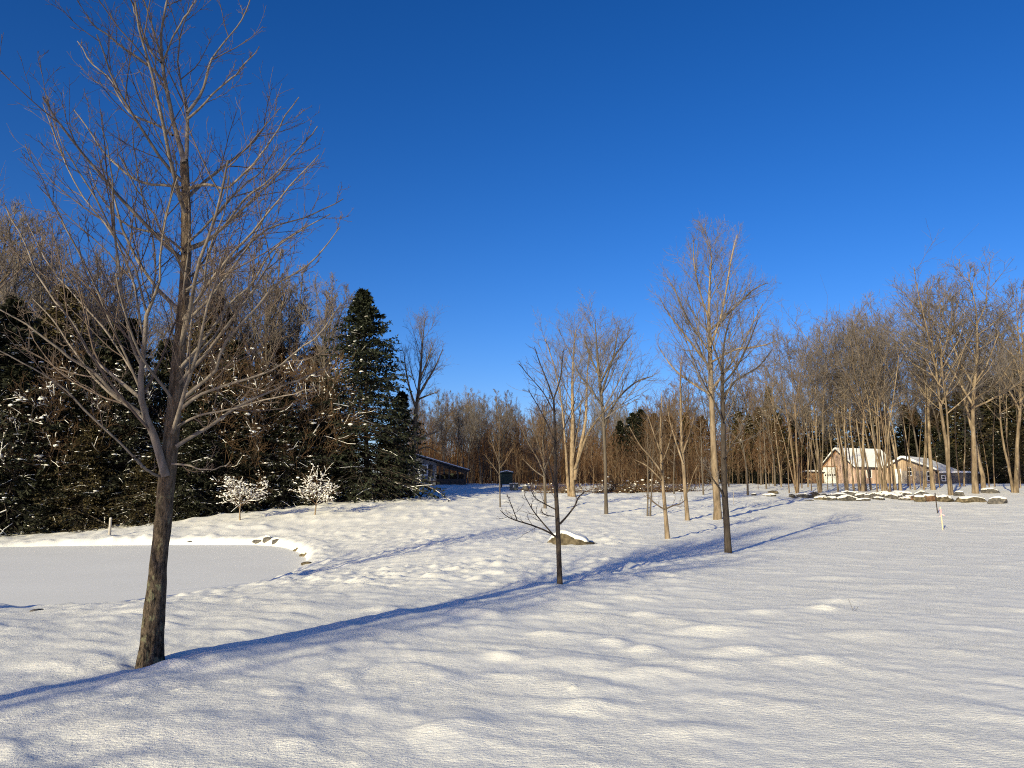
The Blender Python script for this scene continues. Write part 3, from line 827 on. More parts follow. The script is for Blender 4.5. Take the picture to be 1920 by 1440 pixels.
traced('pole_tree', 'slender dark trunked bare tree whose bare lower trunk stands in the long shadow', pole_base,
       [(1366, 1046, 15), (1364, 1010, 12), (1362, 975, 11.5), (1359, 930, 11), (1357, 870, 10), (1356, 810, 9), (1355, 750, 8), (1354, 705, 6), (1356, 660, 4), (1362, 620, 3), (1372, 585, 1.5)],
       [([(1356, 745, 5), (1378, 715, 4), (1402, 700, 3), (1425, 685, 2.5), (1448, 655, 1.5)], 1.0), ([(1356, 930, 4), (1349, 915, 4), (1340, 903, 3), (1328, 885, 2), (1318, 866, 1.5)], -0.6), ([(1355, 790, 4), (1338, 750, 3), (1318, 715, 2.5), (1300, 670, 1.5)], -0.8),
        ([(1355, 720, 4), (1380, 690, 3.5), (1405, 640, 3), (1420, 600, 1.5)], -1.0), ([(1357, 860, 3), (1372, 835, 2.5), (1388, 812, 2), (1402, 790, 1.3)], 0.8), ([(1354, 700, 4), (1342, 660, 3), (1326, 620, 2), (1320, 585, 1.3)], 0.9)],
       32, 'bark_dark', 'twig_grey', spec(18, 0.5, 0.98, 0.7, 0.26, 0.45, (6, 4, 2), 0.005), spec(9, 0.2, 1.0, 0.6, 0.36, 0.4, (4, 3), 0.0045), off=0.3)

B = ground(1345, 975)
traced('maple_tree', 'tallest bare tree of the field with a stout sunlit tan trunk and broad crown', B,
       [(1346, 983, 18.92), (1346, 965, 14.62), (1343, 920, 12.90), (1339, 860, 12.04), (1336, 790, 10.32), (1333, 720, 9.46), (1331, 650, 7.74), (1329, 600, 6.88), (1330, 555, 5.16), (1332, 510, 3.44), (1334, 470, 2.15), (1322, 432, 1.03)],
       [([(1334, 730, 5.16), (1358, 700, 4.30), (1385, 660, 3.44), (1410, 610, 2.58), (1430, 570, 1.29)], 1.5), ([(1332, 690, 5.16), (1305, 655, 4.30), (1278, 620, 3.44), (1255, 590, 2.58), (1238, 560, 1.29)], -1.5), ([(1331, 650, 5.16), (1350, 600, 4.30), (1362, 540, 3.44), (1372, 480, 2.58), (1382, 440, 1.29)], -1.0),
        ([(1333, 740, 4.30), (1300, 720, 3.44), (1262, 690, 2.58), (1235, 650, 1.29)], 1.4), ([(1330, 600, 4.30), (1316, 560, 3.44), (1302, 500, 2.58), (1300, 450, 1.29)], 1.2), ([(1330, 620, 4.30), (1375, 580, 3.44), (1410, 545, 2.58), (1440, 530, 1.29)], 1.6), ([(1332, 680, 4.30), (1380, 655, 3.44), (1420, 650, 2.58), (1455, 640, 1.29)], -1.6),
        ([(1331, 660, 4.30), (1290, 600, 3.44), (1268, 550, 2.58), (1250, 520, 1.29)], 0.6)],
       33, 'bark_tan', 'twig_grey', spec(26, 0.36, 0.98, 0.7, 0.27, 0.6, (8, 6, 3), 0.006, shape=lambda t: 1.3-1.1*t), spec(12, 0.15, 1.0, 0.55, 0.34, 0.6, (6, 5), 0.005), off=0.4)

B = ground(1072, 931)
traced('birch_clump', 'clump of pale golden stems growing from one base at the woodland edge', B,
       [(1074, 938, 14.0), (1073, 920, 11.7), (1072, 880, 9.4), (1073, 830, 8.6), (1074, 780, 7.0), (1073, 730, 5.5), (1074, 690, 3.9), (1076, 650, 2.3), (1080, 618, 1.5)],
       [([(1068, 934, 7.8), (1064, 900, 6.2), (1062, 860, 4.7), (1058, 810, 3.9), (1052, 750, 3.1), (1040, 690, 2.3), (1022, 635, 1.5)], -0.6), ([(1077, 900, 7.8), (1083, 865, 7.0), (1090, 830, 7.0), (1098, 790, 5.5), (1100, 740, 4.7), (1101, 700, 3.1), (1106, 655, 2.0)], 0.6),
        ([(1078, 880, 7.0), (1090, 845, 5.5), (1103, 812, 4.7), (1122, 785, 3.9), (1140, 765, 3.1), (1152, 750, 2.0)], -1.0), ([(1074, 860, 5.5), (1080, 820, 4.7), (1086, 790, 3.1), (1090, 750, 2.0)], 1.2)],
       34, 'bark_birch', 'twig_grey', spec(18, 0.45, 0.98, 0.7, 0.30, 0.5, (7, 5, 3), 0.008), spec(11, 0.45, 1.0, 0.6, 0.30, 0.5, (6, 5, 2), 0.008), off=0.4)

B = ground(1137, 965)
traced('maple_tree', 'slim grey tree with a wide round bare crown right of the golden stems', B,
       [(1137, 970, 8), (1136, 930, 6.5), (1135, 880, 6), (1133, 820, 6), (1130, 770, 6), (1126, 730, 6), (1122, 690, 5), (1119, 650, 3.5), (1117, 620, 2), (1116, 598, 1)],
       [([(1133, 800, 5), (1145, 770, 4), (1165, 740, 3.5), (1195, 715, 3), (1225, 705, 1.5)], 1.5), ([(1128, 760, 5), (1118, 745, 4), (1105, 725, 3.5), (1085, 700, 3), (1066, 655, 1.5)], -1.2), ([(1125, 720, 5), (1145, 680, 4), (1165, 650, 3), (1185, 625, 1.5)], 1.0),
        ([(1127, 740, 5), (1140, 700, 4), (1152, 660, 3), (1160, 610, 1.5)], -1.2), ([(1124, 705, 4), (1105, 665, 3), (1095, 630, 1.5)], 1.2)],
       35, 'bark_grey', 'twig_grey', spec(22, 0.45, 0.98, 0.75, 0.30, 0.4, (8, 6, 3), 0.006), spec(11, 0.2, 1.0, 0.6, 0.38, 0.4, (6, 5), 0.006), off=0.2)

B = ground(1251, 1012)
traced('sapling', 'bare sapling leaning left with a sunlit tan foot, upslope from the boulder', B,
       [(1252, 1018, 11), (1250, 990, 8.5), (1247, 955, 7), (1244, 920, 6.5), (1241, 880, 6), (1239, 840, 5), (1239, 800, 4), (1240, 765, 2.5), (1241, 735, 1.2)],
       [([(1246, 955, 3), (1234, 948, 2.5), (1222, 938, 2), (1212, 928, 1.3)], -0.6), ([(1247, 955, 3), (1262, 948, 2.5), (1275, 945, 2), (1284, 938, 1.3)], 0.6), ([(1240, 885, 4), (1222, 860, 3), (1200, 835, 2.5), (1180, 800, 1.3)], -0.5), ([(1240, 870, 3), (1255, 830, 2.5), (1262, 790, 1.3)], 0.7),
        ([(1239, 850, 3), (1225, 810, 2.5), (1212, 770, 1.3)], 0.5), ([(1240, 900, 3), (1215, 875, 2.5), (1190, 862, 1.5)], 0.9)],
       36, 'bark_tan', 'twig_brown', spec(18, 0.4, 0.98, 0.6, 0.28, 0.5, (5, 4), 0.0045), spec(7, 0.25, 1.0, 0.6, 0.34, 0.45, (4,), 0.004), off=0.2)

B = ground(1288, 976)
traced('sapling', 'bare young tree with smooth tan trunk just left of the stout tan trunk', B,
       [(1289, 981, 10), (1288, 960, 8), (1285, 925, 7), (1282, 880, 6.5), (1279, 840, 6), (1277, 790, 5), (1276, 740, 4), (1276, 700, 2.5), (1278, 665, 1.2)],
       [([(1286, 928, 3), (1293, 912, 2.5), (1300, 890, 2), (1310, 868, 1.3)], 0.5), ([(1281, 870, 4), (1268, 830, 3), (1256, 790, 2), (1250, 750, 1.3)], -0.5), ([(1280, 850, 4), (1294, 810, 3), (1304, 770, 1.5)], 0.5)],
       37, 'bark_tan', 'twig_brown', spec(18, 0.4, 0.98, 0.6, 0.24, 0.5, (6, 4, 2), 0.005), spec(8, 0.2, 1.0, 0.6, 0.34, 0.45, (4, 3), 0.005), off=0.2)

B = ground(1022, 956)
traced('sapling', 'small vase shaped sapling with a pale straight stem behind the slim dark sapling', B,
       [(1022, 960, 7), (1022, 930, 5.5), (1021, 900, 5), (1020, 870, 4.5), (1018, 830, 3.5), (1020, 790, 2.5), (1022, 750, 1.2)],
       [([(1021, 890, 3), (1008, 860, 2.5), (990, 830, 2), (972, 790, 1.2)], -0.4), ([(1021, 880, 3), (1034, 850, 2.5), (1048, 815, 1.3)], 0.5), ([(1020, 865, 3), (1005, 820, 2.5), (995, 770, 1.3)], 0.5), ([(1021, 895, 3), (1000, 880, 2), (980, 860, 1.2)], 0.4)],
       38, 'bark_grey', 'twig_brown', spec(18, 0.35, 0.98, 0.6, 0.28, 0.5, (5, 4, 2), 0.006), spec(8, 0.2, 1.0, 0.6, 0.34, 0.45, (4, 3), 0.005), off=0.2)

B = ground(938, 952)
traced('sapling', 'thin whip like sapling with speckled pale stem beside the dark green box', B,
       [(938, 956, 3.4), (937.5, 930, 2.6), (937, 900, 2.4), (936, 860, 2), (936, 820, 1.6), (937, 780, 1)],
       [([(936, 890, 1.3), (922, 870, 1), (908, 852, .7)], -0.3), ([(936, 880, 1.3), (950, 860, 1), (962, 838, .7)], 0.3), ([(936, 870, 1.3), (926, 840, 1), (918, 815, .7)], 0.3)],
       39, 'bark_grey', 'twig_brown', spec(16, 0.4, 0.98, 0.6, 0.24, 0.5, (4, 3), 0.006), spec(6, 0.2, 1.0, 0.6, 0.34, 0.45, (3,), 0.006), off=0.2)

B = ground(772, 931)
traced('cherry_tree', 'tall lone bare tree with a dark forked trunk in front of the house', B,
       [(771, 938, 14), (772, 915, 9), (775, 870, 8), (777, 820, 7.5), (780, 770, 7), (784, 740, 6), (788, 700, 5), (791, 660, 3.5), (794, 625, 2), (797, 597, 1)],
       [([(780, 765, 5), (770, 735, 4), (762, 700, 3), (757, 660, 1.5)], -1.0), ([(783, 745, 5), (800, 715, 4), (815, 690, 3), (830, 655, 1.5)], 1.0), ([(786, 715, 4), (800, 680, 3), (812, 645, 1.5)], -0.8), ([(782, 750, 4), (800, 742, 3), (820, 735, 1.5)], -1.2),
        ([(776, 830, 4), (795, 818, 3), (812, 812, 2), (835, 800, 1.3)], 0.8), ([(776, 850, 3), (800, 838, 2.5), (828, 850, 1.5), (838, 842, 1)], -1.0)],
       40, 'bark_grey', 'twig_grey', spec(18, 0.55, 0.98, 0.55, 0.24, 0.6, (7, 5, 3), 0.007), spec(9, 0.3, 1.0, 0.5, 0.32, 0.55, (5, 4, 2), 0.007), off=0.3)

# two thin saplings side by side, and small ones further up
KS = {}
for i in range(3):
    KS[i] = bare_tree(300+i, 6.0, 0.055, cb=0.33, width=0.27, up=0.5, lv=(16, 5, 4, 0), trunk_mat='bark_grey', twig_mat='twig_brown', rmin=0.006)
def small(px, py, top, k, label, name='sapling', group=None, lean=(0, 0), wide=1.0):
    p = ground(px, py)
    s = (z_top(p[1], top)-p[2])/nat(KS[k])
    plant(name, KS[k], p, label, 'tree', group, rotz=px*0.37, scale=s, lean=lean)
small(1214, 967, 770, 0, 'left one of two thin saplings standing close together upslope of the boulder')
small(1219, 968, 745, 1, 'right one of two thin saplings standing close together upslope of the boulder')
small(1264, 926, 760, 2, 'thin sapling at the snowy brush edge between the two tan trunked trees')
small(1319, 928, 740, 0, 'thin pale sapling close behind the left side of the stout tan trunk')
small(1402, 929, 700, 1, 'thin sapling with snow flecked stem right of the pole tree', 'birch_tree')
small(1427, 910, 720, 2, 'straight thin tree at the dark woodland edge right of the snow flecked sapling')
small(1437, 917, 735, 0, 'thin tree with bent stem, foremost at the dark woodland edge left of the small shed')
small(1453, 911, 690, 1, 'thin left leaning tree at the dark woodland edge left of the small shed')

# ------------------------------------------------------------------ bare trees of the right hand stand
RT = {
    'single': bare_tree(401, 14, 0.14, 1, cb=0.36, width=0.31, up=0.45, ang=0.85, lv=(24, 7, 5, 2), trunk_mat='bark_tan', rmin=0.0105, wob=0.035),
    'single2': bare_tree(402, 14, 0.115, 1, cb=0.40, width=0.33, up=0.35, ang=0.85, lv=(22, 7, 5, 2), trunk_mat='bark_tan', rmin=0.0105, wob=0.045),
    'double': bare_tree(413, 14, 0.14, 2, cb=0.38, width=0.32, up=0.45, ang=0.85, lv=(30, 7, 5, 2), trunk_mat='bark_tan', rmin=0.0105, stem_spread=0.045, wob=0.03),
    'triple': bare_tree(404, 14, 0.085, 5, cb=0.42, width=0.27, up=0.4, ang=0.8, lv=(24, 7, 4, 2), trunk_mat='bark_tan', rmin=0.010, stem_spread=0.11, wob=0.04),
    'triple2': bare_tree(405, 14, 0.08, 4, cb=0.42, width=0.29, up=0.4, ang=0.8, lv=(22, 7, 4, 2), trunk_mat='bark_brown', rmin=0.010, stem_spread=0.13, wob=0.04),
    'thin': bare_tree(406, 14, 0.055, 1, cb=0.5, width=0.22, up=0.45, ang=0.8, lv=(16, 6, 4, 2), trunk_mat='bark_brown', rmin=0.010, wob=0.045),
    'thin2': bare_tree(407, 14, 0.075, 1, cb=0.45, width=0.22, up=0.6, lv=(16, 5, 5, 3), trunk_mat='bark_tan', rmin=0.010, wob=0.045),
}
def right(px, py, top, kind, label, name='maple_tree', group=None, rot=None, lean=(0, 0), fat=1.0):
    p = ground(px, py)
    s = (z_top(p[1], top)-p[2])/nat(RT[kind])
    plant(name, RT[kind], p, label, 'tree', group, rotz=px*0.61 if rot is None else rot, scale=(s*fat, s*fat, s), lean=lean)
G = 'bare trees around the wooden buildings'
right(1480, 924, 640, 'thin', 'thin grey tree in front of the left end of the small shed', group=G)
right(1495, 926, 600, 'triple2', 'forked grey tree with steep stems rising in front of the small shed', group=G)
right(1515, 914, 650, 'thin2', 'thin straight tree in front of the right end of the small shed', group=G)
right(1522, 925, 640, 'thin', 'thin dark tree between the small shed and the white garage door', group=G)
right(1538, 924, 572, 'triple', 'fan shaped clump of tan stems left of the white garage door', group=G)
right(1562, 912, 660, 'thin', 'thin tree standing right in front of the white garage door', group=G)
right(1588, 922, 575, 'triple', 'clump of leaning tan stems before the garage gable', group=G)
right(1602, 921, 640, 'thin2', 'slim tree at the right corner of the garage gable', group=G)
right(1615, 923, 560, 'double', 'tan twin stemmed tree before the snowy garage roof, leaning left', group=G, lean=(0, -0.05))
right(1625, 922, 600, 'thin2', 'straight dark tree beside the garage side window', group=G)
right(1657, 926, 560, 'triple', 'dense clump of brown stems between garage and gabled workshop', group=G)
right(1668, 926, 585, 'triple2', 'dark stems at the left corner of the gabled workshop', group=G)
right(1688, 921, 540, 'single2', 'tree standing before the white door of the gabled workshop', group=G)
right(1707, 918, 600, 'thin', 'thin dark tree before the small upper window of the workshop', group=G)
right(1716, 919, 620, 'thin2', 'thin grey tree before the grey workshop door', group=G)
right(1750, 919, 520, 'single', 'straight grey tree right of the double paned workshop window', group=G)
right(1782, 928, 492, 'double', 'big lichen spotted twin trunk tree before the lean to', group=G, fat=1.05)
right(1829, 926, 500, 'single', 'big smooth trunk tree with its fork high, left of the reddish trunk', group=G, fat=1.3)
right(1844, 922, 530, 'single2', 'big reddish brown trunk tree by the dark flat boulder', group=G, fat=1.35)
right(1855, 916, 640, 'thin', 'thin left leaning tree right of the reddish trunk', group=G, lean=(0, -0.08))
right(1902, 924, 530, 'double', 'big twin trunk tree near the right border of the picture', group=G, fat=1.15)
right(1887, 907, 600, 'thin2', 'slim forked tree on the snowy rise behind the big twin trunks', group=G)
right(1935, 915, 520, 'single', 'broad bare tree leaning in at the right border of the picture', group=G)
right(1800, 912, 560, 'thin', 'slim tree bending in front of the lean to wall', group=G, lean=(0, -0.1))

right(1572, 921, 600, 'thin2', 'slim upright tan tree in front of the garage door edge', group=G)
right(1634, 920, 590, 'thin2', 'slim upright tree in front of the garage side wall, right of its window', group=G)
right(1645, 923, 610, 'thin', 'thin dark upright tree between the garage window and the brown clump', group=G)
right(1677, 919, 600, 'thin2', 'slim tan tree at the left part of the workshop gable', group=G)
right(1732, 919, 580, 'thin2', 'slim tan tree between the grey workshop door and the double paned window', group=G)
GT = 'slim trees standing through the right hand stand'
_r2 = random.Random(12)
for i in range(26):
    px = 1440+480*(i+_r2.random())/26; D = 66+_r2.random()*24
    if 1540 < px < 1700: D = 62+_r2.random()*10
    p = stand(px, D); s = (z_top(D, 665+_r2.gauss(0, 35)-(px-1440)*0.12)-p[2])/nat(RT['thin'])
    plant('bare_tree', RT[('thin', 'thin2', 'thin')[i % 3]], p, 'slim bare tree in the stand around the wooden buildings', 'tree', GT, rotz=_r2.random()*6.28, scale=s)

# ------------------------------------------------------------------ woods: kinds
CON = {
    'hem1': conifer(501, 12, 3.4, 'needles_dark', snow=170, q=(0.26, 0.06)),
    'hem2': conifer(502, 12, 3.0, 'needles_dark', snow=100, q=(0.26, 0.06), power=0.7),
    'hem3': conifer(503, 12, 3.8, 'needles_dark', nb=150, snow=260, q=(0.28, 0.07), power=0.6, lump=1.25),
    'hem4': conifer(504, 12, 3.3, 'needles_olive', nb=150, snow=110, q=(0.26, 0.06), power=0.6),
    'brown': conifer(505, 12, 2.6, 'needles_brown', nb=170, snow=60, q=(0.24, 0.05), power=0.7),
    'dark': conifer(506, 12, 2.7, 'needles_dark', nb=150, side=9, snow=70, q=(0.3, 0.07)),
    'olive': conifer(507, 12, 2.8, 'needles_olive', nb=150, side=9, snow=70, q=(0.3, 0.06), lump=1.2),
}
SPR = conifer(510, 14, 5.0, 'needles_spruce', nb=290, side=12, nq=6, snow=170, q=(0.24, 0.055), power=0.92, droop=0.26, base=0.04, snow_side=(-0.75, -0.66, 0.6), lvar=0.15)
BW = [bare_tree(600+i, 12, 0.13, 1, cb=0.35, width=(0.24, 0.2, 0.28, 0.17, 0.22)[i], up=0.6, lv=(20, 7, 6, 3), trunk_mat=('bark_grey', 'bark_tan', 'bark_grey', 'bark_tan', 'bark_grey')[i],
                twig_mat=('twig_grey', 'twig_grey', 'twig_grey', 'twig_brown', 'twig_brown')[i], rmin=0.011, wob=0.035) for i in range(5)]
US = [bare_tree(620+i, 6, 0.04, (1, 2, 3)[i], cb=0.2, width=0.36, up=0.3, lv=(14, 6, 5, 2), trunk_mat='bark_dark', twig_mat=('twig_brown', 'twig_grey', 'twig_brown')[i], rmin=0.008, snow=(0.08, 0.13, 0.06)[i], stem_spread=0.35, wob=0.06) for i in range(3)]
BR = [bare_tree(640+i, 7, 0.05, (1, 2, 1)[i], cb=0.15, width=0.24, up=0.7, lv=(18, 6, 4, 0), trunk_mat='bark_brown', twig_mat=('twig_rust', 'twig_brown', 'twig_rust')[i], rmin=0.012, stem_spread=0.12) for i in range(3)]
rw = random.Random(9)

def wood(kind, px, D, top, label, name, group, natural=12.0, wide=1.0, rot=None):
    p = stand(px, D)
    s = (z_top(D, top)-p[2])/nat(kind)
    return plant(name, kind, p, label, 'tree', group, rotz=rw.random()*6.28 if rot is None else rot, scale=(s*wide, s*wide, s))

# left woods, front conifers
wood(SPR, 686, 52, 545, 'big dark pointed spruce at the right end of the left woods', 'spruce_tree', None, natural=14, rot=0, wide=1.12)
wood(CON['dark'], 742, 57, 735, 'small dark fir tucked against the right foot of the big spruce', 'fir_tree', None, wide=1.25)
wood(CON['hem3'], 622, 53, 715, 'snow laden fir leaning on the left flank of the big spruce', 'fir_tree', None)
wood(CON['brown'], 392, 55, 555, 'narrow rusty brown conifer rising right behind the big maple trunk', 'conifer_tree', None, wide=0.9)
wood(CON['brown'], 505, 57, 630, 'rusty brown conifer with dull top midway between the maple and the spruce', 'conifer_tree', None)
wood(CON['brown'], 590, 58, 650, 'brown tinged conifer next to the left of the big spruce', 'conifer_tree', None, wide=1.1)
wood(CON['hem4'], 100, 47, 545, 'tall olive brown conifer at the left with snow flecked top', 'conifer_tree', None, wide=0.9)
GF = 'dark firs along the front of the left woods'
LF = 'dark snow flecked fir in the front row of the left woods'
for (px, D, top, k, w) in [(-95, 42, 560, 'hem1', 1.1), (-30, 43, 575, 'hem3', 1.1), (20, 42, 690, 'hem3', 1.2), (55, 47, 600, 'hem1', 1.0), (140, 44, 660, 'hem1', 1.1), (185, 47, 610, 'hem2', 1.0), (150, 42.5, 800, 'hem4', 1.3), (235, 44, 690, 'hem3', 1.1),
                           (265, 43, 850, 'hem4', 1.5), (300, 47, 640, 'hem2', 1.0), (345, 44, 735, 'hem1', 1.2), (400, 46, 700, 'hem3', 1.1), (450, 46, 760, 'hem1', 1.2), (480, 50, 680, 'hem2', 1.0), (530, 48, 740, 'hem3', 1.1), (570, 49, 770, 'hem1', 1.1),
                           (600, 50, 800, 'hem2', 1.2), (660, 51, 800, 'hem1', 1.2), (720, 52.5, 810, 'hem2', 1.2), (755, 55, 850, 'hem1', 1.1), (420, 50, 640, 'hem2', 1.0), (350, 50, 600, 'hem4', 0.9), (215, 50, 600, 'hem2', 1.0), (0, 50, 560, 'hem2', 1.0), (90, 42, 860, 'hem2', 1.5), (330, 43, 880, 'hem2', 1.6)]:
    wood(CON[k], px, D, top, LF, 'fir_tree', GF, wide=w)
GU = 'snow dusted bare understory trees of the left woods'
for (px, D, top) in [(10, 39.5, 790), (60, 40, 700), (125, 41, 720), (170, 41.5, 660), (215, 42, 700), (285, 42.5, 740), (410, 43, 750), (470, 44, 690), (520, 45, 640), (560, 46, 660), (598, 50, 760), (35, 42, 640), (95, 43, 650), (145, 43, 690), (250, 43, 640), (330, 44, 690), (375, 44, 640), (440, 45, 700), (500, 46, 640), (545, 47, 690), (585, 48, 640)]:
    wood(US[rw.randrange(3)], px, D+2.5, top, 'snow dusted bare tree in front of the dark firs of the left woods', 'understory_tree', GU, natural=6)
SNT = bare_tree(631, 6, 0.05, 3, cb=0.2, width=0.26, up=0.1, ang=1.0, lv=(16, 7, 5, 2), trunk_mat='bark_dark', twig_mat='twig_dark', rmin=0.007, snow=0.36, stem_spread=0.45, wob=0.08)
wood(SNT, 0, 42.5, 710, 'bare bush at the left border with heavily snow covered drooping boughs', 'bush', None, natural=6, wide=1.0, rot=2.6)
GB = 'bare trees towering behind the left woods'
for (px, D, top) in [(-60, 55, 380), (10, 58, 400), (45, 62, 415), (80, 56, 425), (125, 60, 470), (165, 64, 520), (215, 60, 540), (265, 58, 545), (320, 64, 520), (370, 62, 505), (415, 60, 490), (450, 64, 465), (485, 60, 468), (520, 64, 500), (550, 62, 520), (580, 66, 535), (606, 57, 515), (635, 64, 590), (110, 66, 500), (240, 68, 560), (470, 70, 500), (655, 70, 640), (-20, 52, 395), (28, 57, 402), (62, 60, 408), (105, 58, 440), (145, 57, 470), (430, 57, 480), (465, 58, 468), (500, 57, 480), (535, 59, 495), (565, 60, 515)]:
    wood(BW[rw.randrange(3)], px, D, top, 'tall grey bare tree rising above the firs of the left woods', 'bare_tree', GB, natural=11.5)

# far woods across the field
GC = 'bare trees of the far woods'
LC = 'thin bare tree in the crowded far woods beyond the field'
for i in range(95):
    px = 765+(1265-765)*(i+rw.random())/95
    D = 88+rw.random()*45
    top = 770+rw.gauss(0, 16)-(18 if px < 930 else 0)+(rw.random() < 0.15)*-25
    wood(BW[rw.randrange(5)], px, D, top, LC, 'bare_tree', GC, natural=11.5, wide=0.9)
GR = 'bare trees of the woods behind the wooden buildings'
for i in range(70):
    px = 1235+(1960-1235)*(i+rw.random())/70
    D = 112+rw.random()*30
    top = 735-(px-1235)/725*95+rw.gauss(0, 22)
    wood(BW[rw.randrange(5)], px, D, top, 'thin bare tree in the woods behind the wooden buildings', 'bare_tree', GR, natural=11.5, wide=0.9)
GS = 'brown brushy saplings along the far woodland edge'
for i in range(90):
    px = 880+(1470-880)*(i+rw.random())/90
    D = 68+rw.random()*22
    if px < 960: D = 84+rw.random()*12
    top = 815+rw.gauss(0, 22)
    wood(BR[rw.randrange(3)], px, D, top, 'brown brushy sapling along the far woodland edge', 'sapling', GS, natural=7)
# conifers of the far woods
GD = 'dark conifers of the far woods'
for (px, D, top, k) in [(1165, 92, 790, 'dark'), (1185, 96, 775, 'dark'), (1210, 92, 768, 'dark'), (1232, 96, 775, 'brown'), (1255, 94, 780, 'brown'), (1290, 98, 775, 'olive'), (1320, 96, 780, 'brown'), (1385, 96, 772, 'olive'), (1410, 95, 780, 'olive'),
                        (1430, 100, 765, 'olive'), (1465, 98, 775, 'olive'), (1490, 118, 775, 'dark'), (1520, 122, 760, 'olive'), (1550, 126, 780, 'dark'), (1580, 124, 775, 'olive'), (1610, 126, 770, 'dark'), (1640, 124, 765, 'olive'), (1670, 126, 770, 'olive'), (1700, 122, 760, 'dark'),
                        (1730, 124, 770, 'dark'), (1760, 120, 765, 'olive'), (1785, 118, 740, 'dark'), (1810, 112, 735, 'olive'), (1840, 110, 725, 'dark'), (1868, 108, 705, 'olive'), (1895, 106, 690, 'dark'), (1925, 104, 685, 'olive'), (1955, 104, 700, 'dark'),
                        (1480, 108, 820, 'dark'), (1505, 112, 830, 'dark'), (1560, 128, 810, 'dark'), (1450, 92, 830, 'dark'), (1415, 90, 840, 'dark'), (1380, 92, 845, 'dark'), (1720, 128, 790, 'dark'), (1780, 108, 810, 'dark'), (1830, 100, 820, 'olive'), (1870, 98, 810, 'dark'), (1915, 95, 800, 'olive')]:
    wood(CON[k], px, D, top, 'dark conifer among the bare trees of the far woods', 'conifer_tree', GD, wide=1.25)
for i in range(30):
    px = 770+(1260-770)*(i+rw.random())/30
    wood(CON['dark' if i % 3 else 'brown'], px, 118+rw.random()*25, 838+rw.gauss(0, 14), 'dark conifer among the bare trees of the far woods', 'conifer_tree', GD, wide=1.6)
wood(CON['olive'], 1447, 104, 727, 'pointed conifer whose tip shows against the sky between the tall tree and the shed', 'conifer_tree', None, wide=0.85)

# undergrowth of the woods: one mass
def undergrowth(name, label, xs, N, dep, hgt, mat, seed):
    rng = np.random.RandomState(seed)
    px = xs[0]+(xs[1]-xs[0])*rng.rand(N); D = dep[0]+(dep[1]-dep[0])*rng.rand(N)
    X = (px-960)/F*D; Z = h0(X, D, np.full(N, 99.0))
    S = np.stack([X, D, Z-0.1], 1)
    d = norm(np.stack([rng.normal(0, 0.12, N), rng.normal(0, 0.12, N), np.ones(N)], 1))
    L = hgt[0]+(hgt[1]-hgt[0])*rng.rand(N)
    P = walk(rng, S, d, L, 5, 0.1, 0.05)
    R = np.maximum((0.012+L*0.004)[:, None]*(1-0.6*np.linspace(0, 1, 5)[None]), 0.01)
    acc = Acc(); tube(acc, P, R, 3)
    a = sprout(rng, P, R, 7, 0.1, 1.0, 0.6, 0.32, 4, up=0.4, rmin=0.010)
    tube(acc, a[0], a[1], 3)
    b = sprout(rng, a[0], a[1], 3, 0.1, 1.0, 0.6, 0.45, 3, up=0.2, rmin=0.009)
    tube(acc, b[0], b[1], 3)
    tag(put(name, acc.mesh(name, mat)), label, 'undergrowth', None, 'stuff')
undergrowth('undergrowth', 'dense brown thicket filling the far woods', (740, 1500), 1700, (96, 140), (3.5, 8), 'twig_rust', 71)
undergrowth('undergrowth', 'grey brown thicket behind the wooden buildings', (1420, 2000), 900, (122, 150), (3, 8), 'twig_brown', 72)
undergrowth('undergrowth', 'low rusty brush along the far woodland edge', (960, 1320), 420, (78, 92), (1.0, 3.0), 'twig_rust', 73)

# ------------------------------------------------------------------ off to the left: a tree whose shadow and outer twigs reach in
p = np.array([-6.95, 1.95, 0.0])
plant('maple_tree', bare_tree(701, 10.5, 0.12, 1, cb=0.25, width=0.33, up=0.7, lv=(26, 9, 5, 3), trunk_mat='bark_hero', twig_mat='twig_red', rmin=0.004), p, 'bare maple off the left border whose twigs reach into the picture', 'tree')
p = np.array([-11.0, 11.5, hz(-11.0, 11.5)])
plant('maple_tree', bare_tree(702, 7.0, 0.10, 1, cb=0.25, width=0.42, up=0.8, lv=(22, 8, 5, 3), trunk_mat='bark_hero', twig_mat='twig_red', rmin=0.004), p, 'bare maple at the left border with upright whippy twigs in front of the firs', 'tree')

p = np.array([-14.0, -9.8, 0.0])
plant('maple_tree', bare_tree(703, 9.5, 0.09, 1, cb=0.3, width=0.24, up=0.8, lv=(24, 8, 5, 2), trunk_mat='bark_hero', twig_mat='twig_red', rmin=0.005), p, 'bare maple behind the camera whose faint shadow crosses the near snow', 'tree')
